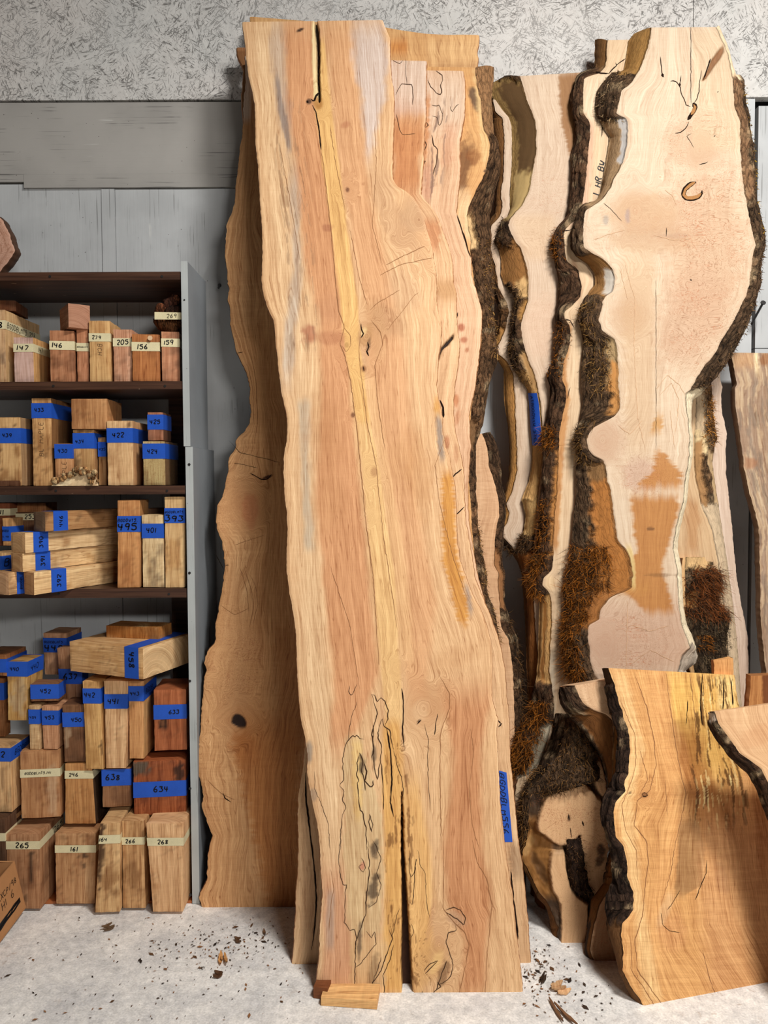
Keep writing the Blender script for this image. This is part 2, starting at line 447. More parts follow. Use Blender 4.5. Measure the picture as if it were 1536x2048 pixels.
def slab(name, label, cat, L, R, pl, T, base, LB=None, RB=None, paint=(), streams=None, knots=(), fig=0.08, gs=0.8,
         burl=0.0, burls=(), grooves=(), jit=1.5, res=2.6, top=None, bot=None, bark='', lbare=(), rbare=(), barkcol=None,
         ramp_l=9, side=(176, 120, 78), warp=0.012, seed=1, group=None, barkamp=0.011, mottle=0.07, tofloor=True, bark_fx=1.0, relief=None, gain=1.0):
    """A slab sawn from a log, stood on end: face = ruled grid between its two traced edges on the plane pl,
    thickness T, live edges between the front and back outlines."""
    yT = (L[0][1], R[0][1]); yB = [L[-1][1], R[-1][1]]
    eL, eR = edge_fn(L, jit, seed), edge_fn(R, jit, seed + 40)
    rows = int(max(yB[0] - yT[0], yB[1] - yT[1]) / res) + 2
    wmax = max(abs(eR(y) - eL(y)) for y in np.linspace(max(yT), min(yB), 40))
    cols = int(min(max(wmax / res, 8), 170)) + 1
    t = np.linspace(0, 1, rows)[:, None]; s = np.linspace(0, 1, cols)[None, :]
    yl = yT[0] + (yB[0] - yT[0]) * t; yr = yT[1] + (yB[1] - yT[1]) * t
    xl, xr = eL(yl), eR(yr)
    U = xl + (xr - xl) * s; V = yl + (yr - yl) * s
    if top is not None:
        V = V + top(U) * np.exp(-(t * rows * res / 14.0) ** 2)
    if bot is not None:
        V = V + bot(U) * np.exp(-((1 - t) * rows * res / 14.0) ** 2)
    nrm = pl_normal(pl)
    P = on_plane(U, V, pl)
    # ---- grain coordinates
    ppm = FPX / (pl[0] + pl[1] * 1.5)               # px per metre, roughly
    if streams is None:
        streams = []
    ctl = [(lambda yy, e=eL: e(yy))] + [edge_fn(q, 0, 1) for q in streams] + [(lambda yy, e=eR: e(yy))]
    xs = np.stack([np.asarray(c(V)) for c in ctl], 0)
    mean = xs.mean(axis=(1, 2)); base_w = np.concatenate([[0], np.cumsum(np.maximum(np.diff(mean), 4))])
    gx = np.zeros_like(U)
    for k in range(len(ctl) - 1):
        f = np.clip((U - xs[k]) / np.maximum(xs[k + 1] - xs[k], 1.0), 0, 1)
        gx = gx + f * (base_w[k + 1] - base_w[k])
    gx = gx + (fbm(U / 60.0, V / 150.0, seed + 9, 3) - 0.5) * 2 * warp * ppm
    gy = V.copy()
    ringw = np.zeros_like(U)
    for (kx, ky, kr) in knots:
        dx, dy = (U - kx), (V - ky) * 0.75
        d = np.sqrt(dx * dx + dy * dy) * (1 + (fbm(U / (kr * 1.1), V / (kr * 1.6), seed + 51, 3) - 0.5) * 1.1)
        w = np.exp(-(d / kr) ** 2)
        gx = gx * (1 - w) + w * (d * 2.2 + kx)
        gx = gx + np.sign(dx) * kr * 0.7 * np.exp(-(d / (kr * 2.4)) ** 2) * (1 - w) * -1
        ringw = np.maximum(ringw, np.exp(-(d / (kr * 1.3)) ** 2))
    G = np.stack([gx / ppm, gy / ppm, np.full_like(U, seed * 3.7)], -1)
    # ---- colour
    C = np.ones(U.shape + (3,)) * lin(base)
    mt = (fbm(gx / 22.0, V / 240.0, seed + 2, 4) - 0.5) * 2
    C = C * (1 + mt[..., None] * mottle * np.array([0.8, 1.2, 1.6]))
    F = np.zeros(U.shape + (3,)); F[..., 0] = fig; F[..., 1] = gs; F[..., 2] = burl
    D = np.zeros_like(U)
    for b in burls:
        mk = blob_mask(U, V, *b[:5], soft=0.5, nz=0.3, seed=seed + 8)
        F[..., 2] = F[..., 2] * (1 - mk) + mk * b[5]
        F[..., 1] = F[..., 1] * (1 - 0.6 * mk)
    C = C * (1 - 0.18 * ringw[..., None] * np.array([0.6, 1, 1.2]))
    for i, op in enumerate(paint):
        if op[0] == 'band':
            _, rows_, col, soft, st = op[:5]; jag = op[5] if len(op) > 5 else 0
            jf = op[6] if len(op) > 6 else (22.0, 5.0)
            mk = band_mask(U, V, rows_, soft, jag, jf, seed + i, 50.0 if soft >= 8 and rows_[-1][0] - rows_[0][0] > 120 else 14.0) * st
        elif op[0] == 'blob':
            _, cx, cy, rx, ry, ang, col, st = op[:8]; nz = op[8] if len(op) > 8 else 0.3
            sf = op[9] if len(op) > 9 else 0.4
            mk = blob_mask(U, V, cx, cy, rx, ry, ang, soft=sf, nz=nz, seed=seed + i) * st
        elif op[0] == 'fig':
            _, rows_, val, soft = op
            mk = band_mask(U, V, rows_, soft); F[..., 0] = F[..., 0] * (1 - mk) + val * mk; continue
        elif op[0] == 'streak':       # speckled dark streaks along the grain
            _, rows_, col, soft, st, thr = op
            mk = band_mask(U, V, rows_, soft) * st * sst(thr, thr + 0.06, fbm(gx / 5.0, V / 40.0, seed + i, 3))
        C = C * (1 - mk[..., None]) + lin(col) * mk[..., None]
    for (rows_, depth, col, soft) in grooves:
        mk = band_mask(U, V, rows_, soft, 1.2, (9, 6), seed + 77, 4.0)
        D = np.maximum(D, mk * depth)
        C = C * (1 - mk[..., None]) + lin(col) * (0.75 + 0.7 * fbm(U / 4, V / 9, seed + 3)[..., None]) * mk[..., None]
        F[..., :] = F * (1 - mk[..., None])
    C = C * gain
    if relief is not None:
        D = D + relief(U, V)
    # rounded arris on the sides and end
    ar = np.minimum(s * cols * res, (1 - s) * cols * res) * np.ones_like(U)
    D = np.maximum(D, 0.0022 * np.exp(-(ar / 3.0) ** 2))
    P = P - nrm * D[..., None]
    cen = P[-1].mean(0); cen = np.array([cen[0], cen[1] + T / 2, max(cen[2], 0.0)])
    root = thing(name, label, cat, cen, group)
    mb = MB()
    mb.grid(P, C, G, F, flip=True)
    # ---- back outline
    plb = (pl[0] + T * math.sqrt(1 + pl[1] ** 2), pl[1], pl[2])
    def backline(E, B, yy, i):
        Pf = P[:, i] * 1.0
        if B is None:
            return Pf - nrm * (T - D[:, i][:, None])
        eB = edge_fn(B, 1.0, seed + 60 + i)
        yv = yy[:, 0]
        return on_plane(eB(yv), yv, plb)
    BL = backline(eL, LB, yl, 0); BR = backline(eR, RB, yr, -1)
    k = np.linspace(0, 1, 6)[None, :, None]
    back = BR[:, None] * (1 - k) + BL[:, None] * k
    sc = lin(side)
    mb.grid(back[::3] if rows > 12 else back, sc, np.zeros(3), (0.0, 0.0, 0), flip=True)
    # end grain at the top and bottom
    kk = np.linspace(0, 1, 4)[:, None, None]
    for row, fl in ((0, False), (-1, True)):
        b = BL[row] + (BR[row] - BL[row]) * np.linspace(0, 1, cols)[:, None]
        st = P[row][None] * (1 - kk) + b[None] * kk
        gg = np.stack([np.broadcast_to(G[row][None, :, 0], st.shape[:2]) * 1.0, np.broadcast_to(kk[..., 0] * 0.05, st.shape[:2]), np.full(st.shape[:2], seed + 0.5)], -1)
        mb.grid(st, np.broadcast_to(C[row].mean(0) * 0.85, st.shape), gg, (0.05, 0.7, 0), flip=fl)
    strips = {}
    for sd, Bk, Pf, bare in (('L', BL, P[:, 0], lbare), ('R', BR, P[:, -1], rbare)):
        isb = sd in bark
        K = 15 if isb else 4
        kk = np.linspace(0, 1, K)[None, :]
        st = Pf[:, None] * (1 - kk[..., None]) + Bk[:, None] * kk[..., None]
        across = np.linalg.norm(Bk - Pf, axis=1)[:, None] * kk
        vv = (yl if sd == 'L' else yr) * np.ones((1, K))
        along = vv / ppm
        gg = np.stack([across, along, np.full_like(across, seed * 1.9 + (5 if sd == 'R' else 0))], -1)
        tang = np.gradient(Pf, axis=0); tang /= np.linalg.norm(tang, axis=1, keepdims=True) + 1e-9
        acr = Bk - Pf; acr /= np.linalg.norm(acr, axis=1, keepdims=True) + 1e-9
        on = np.cross(tang, acr); on /= np.linalg.norm(on, axis=1, keepdims=True) + 1e-9
        want = np.array([-1.0 if sd == 'L' else 1.0, -0.25, 0])
        on = on * np.sign(on @ want)[:, None]
        bulge = np.sin(kk * math.pi) * 0.006 * np.ones_like(across)
        if isb:
            rid = 1 - np.abs(fbm(across * 52, along * 11, seed + 21, 4) - 0.5) * 3.0
            lump = fbm(across * 18, along * 15, seed + 22, 4)
            h = rid * 0.6 + lump * 0.9
            bk = lin(barkcol or (86, 64, 45)) * 0.86
            tone = 0.2 + 1.3 * np.clip(h - 0.12, 0, 1.4)[..., None] * (0.6 + 0.8 * fbm(across * 90, along * 45, seed + 24, 3)[..., None])
            lich = sst(0.60, 0.75, fbm(across * 30, along * 26, seed + 25, 4))[..., None]
            cb = bk * tone * (1 - lich * 0.55) + lin((150, 128, 98)) * lich * 0.55 * tone
            amp = np.full_like(across, barkamp)
            fxs = np.ones(across.shape + (3,)) * np.array([bark_fx, 0, 0])
            for (y0, y1, t0, t1, bc, *bs) in bare:
                jt = (fbm(along * 40, across * 60, seed + 31, 3) - 0.5) * 0.35
                yj = vv + (fbm(across * 60, along * 30, seed + 32, 3) - 0.5) * 26
                mk = sst(t0 - .06, t0 + .06, kk + jt * (t0 > 0)) * sst(-t1 - .06, -t1 + .06, -(kk + jt * (t1 < 1))) * sst(y0 - 5, y0 + 5, yj) * sst(-y1 - 5, -y1 + 5, -yj) * (bs[0] if bs else 1)
                streak = 0.78 + 0.45 * fbm(across * 120, along * 8, seed + 33, 3)[..., None]
                cb = cb * (1 - mk[..., None]) + lin(bc) * streak * mk[..., None]
                amp = amp * (1 - 0.92 * mk)
                fxs[..., 0] *= (1 - 0.85 * mk)
            edge = np.minimum(1, np.minimum(kk, 1 - kk) * 5 + 0.12)
            dsp = bulge * 1.4 + amp * edge * (h - 0.45) * 1.5 + amp * 0.5
            st = st + on[:, None] * dsp[..., None]
            st[:, 0] = Pf
            b = MB(); b.grid(st, cb, gg, fxs, flip=(sd == 'R'))
            ob = b.build('bark', M['bark'], root, smooth=True)
        else:
            cb = sc * (0.8 + 0.4 * fbm(across * 60, along * 10, seed + 26, 3)[..., None])
            st = st + on[:, None] * (bulge * 0.6)[..., None]; st[:, 0] = Pf
            gg2 = gg.copy()
            mb.grid(st, cb, gg2, (0.03, 0.8, 0), flip=(sd == 'R'))
        strips[sd] = dict(P=st, V=vv, K=kk * np.ones_like(across), on=on)
    body = mb.build('sawn_body', M['wood'], root, smooth=True)
    return dict(root=root, pl=pl, n=nrm, strips=strips, U=U, V=V, P=P, body=body, seed=seed)

# ------------------------------------------------------------------ thin lines and patches on a face
def wiggle(pts, step=5.0, amp=1.2, seed=0):
    p = np.array(pts, float)
    d = np.concatenate([[0], np.cumsum(np.linalg.norm(np.diff(p, axis=0), axis=1))])
    n = max(int(d[-1] / step), 2) + 1
    q = np.linspace(0, d[-1], n)
    x = np.interp(q, d, p[:, 0]); y = np.interp(q, d, p[:, 1])
    if amp:
        x = x + (fbm(q / 7.0, 0.3, seed, 3) - 0.5) * 2 * amp
        y = y + (fbm(q / 7.0, 9.3, seed, 3) - 0.5) * 2 * amp
    return np.stack([x, y], 1)

def ribbon_px(mb, pts, w, pl, lift=0.0009, amp=1.2, seed=0, taper=True, step=5.0):
    p = wiggle(pts, step, amp, seed)
    t = np.gradient(p, axis=0); t /= np.linalg.norm(t, axis=1, keepdims=True) + 1e-9
    nn = np.stack([-t[:, 1], t[:, 0]], 1)
    k = np.linspace(0, 1, len(p))
    ww = w * (0.55 + 0.9 * vn(k * len(p) / 3.0, 0.7, seed + 3))
    if taper: ww = ww * np.clip(np.minimum(k, 1 - k) * 8 + 0.25, 0, 1)
    a = p + nn * ww[:, None] / 2; b = p - nn * ww[:, None] / 2
    n = pl_normal(pl)
    A = on_plane(a[:, 0], a[:, 1], pl) + n * lift; B = on_plane(b[:, 0], b[:, 1], pl) + n * lift
    mb.grid(np.stack([A, B], 1))

def lines(sl, name, items, mat, lift=0.0009, amp=1.2):
    mb = MB()
    for i, (pts, w) in enumerate(items):
        ribbon_px(mb, pts, w * (0.82 if mat in (M['spalt'], M['fine']) else 1), sl['pl'], lift, amp, sl['seed'] * 13 + i)
    o = mb.build(name, mat, sl['root'], attrs=False)
    if len(items) > 1: o['kind'] = 'stuff'
    return o

# ------------------------------------------------------------------ moss: curved fibres rooted in the bark
def moss(parent, pts, nrm, count, length, seed, cols=((150, 88, 24), (92, 56, 22), (58, 40, 22)), wid=0.0011, droop=0.6):
    rng = np.random.default_rng(seed)
    pick = rng.integers(0, len(pts), count)
    p0 = pts[pick] + rng.normal(0, 0.003, (count, 3)); n0 = nrm[pick]
    d = n0 * rng.uniform(0.5, 1.2, (count, 1)) + rng.normal(0, 0.75, (count, 3))
    d /= np.linalg.norm(d, axis=1, keepdims=True)
    ln = length * rng.uniform(0.4, 1.2, (count, 1))
    curl = rng.normal(0, 0.7, (count, 3)) + np.array([0, 0, -droop])
    ks = np.linspace(0, 1, 4)
    cen = np.stack([p0 + d * ln * k + curl * ln * 0.5 * k * k for k in ks], 1)          # count,4,3
    sd = np.cross(d, rng.normal(0, 1, (count, 3))); sd /= np.linalg.norm(sd, axis=1, keepdims=True) + 1e-9
    w = (wid * (1 - ks * 0.75))[None, :, None]
    A = cen + sd[:, None] * w; B = cen - sd[:, None] * w
    v = np.stack([A, B], 2).reshape(-1, 3)
    base = np.arange(count)[:, None, None] * 8
    q = np.array([[0, 1, 3, 2], [2, 3, 5, 4], [4, 5, 7, 6]])[None]
    f = (base + q).reshape(-1, 4)
    cl = np.array([lin(c) for c in cols])
    cc = cl[rng.choice(len(cl), count, p=np.array([0.45, 0.33, 0.22]))] * rng.uniform(0.75, 1.6, (count, 1))
    c = np.repeat(cc, 8, axis=0)
    mb = MB(); mb.v = [v]; mb.f = [f]; mb.c = [c]; mb.g = [np.zeros_like(v)]; mb.x = [np.zeros_like(v)]; mb.n = len(v)
    o = mb.build('moss', M['vcol'], parent)
    o['kind'] = 'stuff'
    return o

def moss_on(sl, sd, y0, y1, t0, t1, count, length, seed, **k):
    s = sl['strips'][sd]
    mk = (s['V'] > y0) & (s['V'] < y1) & (s['K'] >= t0) & (s['K'] <= t1)
    edge = fbm(s['V'] / 14.0, s['K'] * 4, seed, 3)
    mk &= edge > 0.36
    pts = s['P'][mk]; on = np.broadcast_to(s['on'][:, None], s['P'].shape)[mk]
    on = on + np.array([0, -0.7, 0]); on = on / np.linalg.norm(on, axis=1, keepdims=True)
    return moss(sl['root'], pts, on, count, length, seed, **k)

# ------------------------------------------------------------------ marker lettering (single strokes)
GL = {'0': '160402103042443616', '1': '2620', '2': '05163645440040', '3': '06462443412001', '4': '060343|3630', '5': '4606043443412001',
      '6': '3614021030413302', '7': '064610', '8': '2305264501204123', '9': '44230416364530', 'A': '002640|1232', 'B': '000636453303|33423000',
      'C': '4536160402103041', 'D': '00062644422000', 'E': '46060040|0333', 'F': '460600|0333', 'G': '45361604021030414323', 'H': '0600|4640|0343',
      'I': '2620', 'K': '0600|460340', 'L': '060040', 'M': '0006234640', 'N': '00064046', 'O': '160402103042443616', 'P': '000636453303',
      'R': '000636453303|2340', 'S': '4536160514344330100', 'T': '0646|2620', 'U': '060110304146', 'V': '062046', 'W': '0610233046', 'X': '0640|4600',
      'Y': '0623|4600', '.': '1011', '/': '0046', ',': '1000', '-': '0343', ' ': ''}
GL['S'] = '45361605143443301001'

def stroke_text(txt, rng, slant=0.12, adv=5.6):
    """polylines of a hand-lettered word; x along the line, letter height 6"""
    out = []; x = 0.0
    for ch in txt:
        w = 3.0 if ch in '1I.' else adv
        off = -1.2 if ch in '1I' else 0.0
        dy = rng.uniform(-0.35, 0.35); sc = rng.uniform(0.9, 1.08)
        for st in GL[ch].split('|'):
            pts = [(int(st[i]), int(st[i + 1])) for i in range(0, len(st) - 1, 2)]
            if len(pts) > 1:
                out.append([(x + off + (px + rng.uniform(-.25, .25)) * 0.92 + slant * py, (py + rng.uniform(-.25, .25)) * sc + dy) for px, py in pts])
        x += w
    return out, x

def smooth_poly(p, n=3):
    p = np.array(p, float)
    for _ in range(n - 1):
        if len(p) < 3: break
        q = np.empty((2 * len(p) - 2, 2)); q[0::2] = p[:-1] * 0.75 + p[1:] * 0.25; q[1::2] = p[:-1] * 0.25 + p[1:] * 0.75
        p = np.concatenate([p[:1], q, p[-1:]])
    return p

def write_on(quad, txt, parent, box=(0.1, 0.2, 0.9, 0.8), rot=0, name='writing', mat=None, seed=1, wt=0.62, lift=0.0012, fit=True, surf=None):
    """letters on a quad (bottom-left, bottom-right, top-right, top-left), box = s0,t0,s1,t1 in it; rot turns the line by 90 degree steps"""
    rng = random.Random(seed)
    q = [np.array(a, float) for a in quad]
    ex = np.linalg.norm(q[1] - q[0]); ey = np.linalg.norm(q[3] - q[0])
    n = np.cross(q[1] - q[0], q[3] - q[0]); n /= np.linalg.norm(n)
    bw, bh = (box[2] - box[0]) * ex, (box[3] - box[1]) * ey
    if rot in (1, 3): bw, bh = bh, bw
    st, w = stroke_text(txt, rng)
    sc = min(bw / w, bh / 6.6)
    sx = bw / w if (fit and bw / w < sc * 1.5) else sc * (1.0 if bw / w < sc * 1.5 else 1.15)
    mb = MB()
    for p in st:
        p = smooth_poly(p, 3)
        X = p[:, 0] * sx + (bw - w * sx) / 2; Y = p[:, 1] * sc + (bh - 6 * sc) / 2
        if rot == 1: X, Y = bh - Y, X               # reads upwards
        elif rot == 3: X, Y = Y, bw - X             # reads downwards
        P2 = np.stack([X, Y], 1)
        t = np.gradient(P2, axis=0); t /= np.linalg.norm(t, axis=1, keepdims=True) + 1e-12
        nn = np.stack([-t[:, 1], t[:, 0]], 1) * sc * wt / 2
        gr = []
        for e in (P2 + nn, P2 - nn):
            S = box[0] + e[:, 0] / ex; T_ = box[1] + e[:, 1] / ey
            S = S[:, None]; T_ = T_[:, None]
            if surf is not None:
                R_, C_ = surf.shape[:2]; yy = (1 - T_[:, 0]) * (R_ - 1); xx = (1 - S[:, 0]) * (C_ - 1)
                y0 = np.clip(yy.astype(int), 0, R_ - 2); x0 = np.clip(xx.astype(int), 0, C_ - 2); fy = (yy - y0)[:, None]; fx_ = (xx - x0)[:, None]
                gr.append((surf[y0, x0] * (1 - fx_) + surf[y0, x0 + 1] * fx_) * (1 - fy) + (surf[y0 + 1, x0] * (1 - fx_) + surf[y0 + 1, x0 + 1] * fx_) * fy + n * lift)
                continue
            gr.append((q[0] * (1 - S) + q[1] * S) * (1 - T_) + (q[3] * (1 - S) + q[2] * S) * T_ + n * lift)
        mb.grid(np.stack(gr, 1))
    o = mb.build(name, mat or M['ink'], parent, attrs=False)
    if len(st) > 1: o['kind'] = 'stuff'
    return o
# ------------------------------------------------------------------ the setting
WALL_Y = 3.03
fl = MB()
fl.quad((-4, 3.2, 0), (4, 3.2, 0), (4, -4, 0), (-4, -4, 0), flip=True)
o = fl.build('floor', M['concrete'], attrs=False); o['kind'] = 'structure'
wl = MB(); wl.quad((-4, WALL_Y + 0.03, 4.6), (4, WALL_Y + 0.03, 4.6), (4, WALL_Y + 0.03, 0), (-4, WALL_Y + 0.03, 0), flip=True)
wall = wl.build('wall_back', M['gap'], attrs=False); wall['kind'] = 'structure'

def wx(u, v=700): return float(at(u, v, WALL_Y)[0])
def wz(v, u=300): return float(at(u, v, WALL_Y)[2])

def wall_piece(name, x0, x1, z0, z1, mat, proud=0.0, rough_lo=0.0, seed=0):
    y = WALL_Y - proud
    mb = MB()
    n = max(int((x1 - x0) / 0.02), 2)
    xs = np.linspace(x0, x1, n + 1)
    lo = z0 + (fbm(xs * 9, 0.4, seed, 4) - 0.5) * 2 * rough_lo
    hi = np.full_like(xs, z1)
    top = np.stack([xs, np.full_like(xs, y), hi], -1); bt = np.stack([xs, np.full_like(xs, y), lo], -1)
    dv = np.array([0, WALL_Y + 0.029 - y, 0])
    mb.grid(np.stack([top, bt]), flip=True)
    mb.grid(np.stack([bt, bt + dv]), flip=True); mb.grid(np.stack([top + dv, top]), flip=True)
    mb.quad(top[0] + dv[:], top[0], bt[0], bt[0] + dv, flip=True); mb.quad(top[-1], top[-1] + dv, bt[-1] + dv, bt[-1], flip=True)
    return mb.build(name, mat, wall, attrs=False)

wall_piece('strand_board', -4, wx(1384, 40), wz(202), 4.6, M['osb'], 0.010, 0.001, 1)
wall_piece('strand_board', wx(1385.5, 40), 4, wz(202), 4.6, M['osb'], 0.009, 0.001, 2)
wall_piece('board', -4, wx(900, 360), wz(350), wz(207.5), M['hboard'], 0.012, 0.0, 3)
wall_piece('board', -4, wx(50, 360), wz(365), wz(350.3), M['hboard'], 0.0115, 0.0015, 33)
wall_piece('board', wx(50.5, 360), wx(900, 360), wz(377), wz(350.3), M['hboard'], 0.013, 0.001, 4)
wall_piece('plywood_panel', -4, wx(209), -0.0, wz(368), M['panel'], 0.002, 0, 5)
wall_piece('batten', wx(210), wx(236), 0.0, wz(378), M['panel'], 0.006, 0, 6)
wall_piece('plywood_panel', wx(237), wx(900), 0.0, wz(378.5), M['panel'], 0.003, 0, 7)
wall_piece('plywood_panel', wx(902), wx(1502), 0.0, wz(203), M['panel'], 0.002, 0, 8)
wall_piece('plywood_panel', wx(1509), 4, wz(702), wz(213, 1500), M['panel'], 0.004, 0, 9)
wall_piece('plywood_panel', wx(1509), 4, 0.0, wz(703.5), M['panel'], 0.004, 0, 10)
# long spike driven into the right-hand seam
def tube(mb, pts, r, seg=8):
    pts = np.array(pts, float); t = np.gradient(pts, axis=0); t /= np.linalg.norm(t, axis=1, keepdims=True)
    ref = np.array([0.3, 0.2, 0.93]); a = np.cross(t, ref); a /= np.linalg.norm(a, axis=1, keepdims=True); b = np.cross(t, a)
    r = np.broadcast_to(np.asarray(r, float), (len(pts),))
    th = np.linspace(0, 2 * math.pi, seg + 1)
    ring = pts[:, None] + (a[:, None] * np.cos(th)[None, :, None] + b[:, None] * np.sin(th)[None, :, None]) * r[:, None, None]
    mb.grid(ring)
    for e, fl_ in ((0, True), (-1, False)):
        mb.grid(np.stack([np.repeat(pts[e][None], seg + 1, 0), ring[e]]), flip=not fl_)
sp = MB(); p1 = at(1503, 648, 3.03); p2 = at(1526, 606, 2.93)
tube(sp, [p1 + (p1 - p2) * 0.15, p1, p2], 0.0045); tube(sp, [p2, p2 + (p2 - p1) * 0.03], 0.010)
tag(sp.build('iron_spike', M['iron'], attrs=False, smooth=False, loc=p1), 'long dark iron spike sticking out of the right-hand wall seam', 'spike')
sp = MB(); p1 = at(437, 576, 3.03); p2 = at(439, 571, 2.985)
tube(sp, [p1 + (p1 - p2) * 0.1, p2], 0.004); tube(sp, [p2, p2 + (p2 - p1) * 0.06], 0.007)
tag(sp.build('nail', M['iron'], attrs=False, loc=p1), 'short dark nail in the grey wall right of the shelving', 'nail')

# ------------------------------------------------------------------ slabs, front to back
TAN, PINK, YEL, GREY = (226, 190, 152), (216, 164, 128), (230, 184, 112), (176, 160, 146)
FL = floor_px

# --- the big centre slab
A_L = [(484,44),(488,70),(492,110),(497,150),(505,185),(510,215),(510,240),(511,290),(516,330),(519,380),(522,430),(525,490),(524,535),(523,560),(527,590),(537,620),(547,640),(552,690),(556,730),(562,780),(571,820),(575,850),(573,880),(568,910),(567,950),(569,990),(573,1020),(575,1060),(573,1110),(573,1140),(578,1180),(587,1230),(592,1270),(594,1330),(597,1390),(602,1440),(611,1480),(615,1510),(614,1540),(618,1570),(628,1620),(635,1650),(640,1700),(642,1750),(645,1790),(642,1830),(639,1870),(639,1910),(634,1950),(631,1981)]
A_R = [(765,40),(772,58),(780,75),(780,110),(782,150),(787,180),(788,240),(786,280),(785,340),(786,358),(794,372),(812,382),(828,395),(836,408),(841,420),(848,435),(853,455),(862,485),(866,510),(872,540),(873,570),(873,600),(876,620),(882,640),(883,660),(881,690),(877,710),(875,740),(873,770),(876,795),(884,830),(886,867),(892,897),(900,917),(905,947),(910,972),(912,1003),(913,1038),(915,1086),(921,1122),(930,1149),(945,1188),(962,1220),(974,1250),(983,1290),(985,1335),(983,1390),(990,1420),(996,1440),(993,1465),(995,1500),(997,1540),(1000,1600),(1005,1650),(1010,1690),(1016,1740),(1025,1790),(1031,1850),(1037,1900),(1043,1950),(1048,2010)]
streak = [(80,635,648),(140,636,655),(200,628,661),(260,636,668),(330,645,679),(400,655,688),(480,665,698),(560,675,709),(620,683,717),(680,688,719),(760,701,729),(850,713,741),(940,725,760),(1040,735,771),(1150,745,789),(1250,755,794),(1350,762,800),(1450,775,806)]
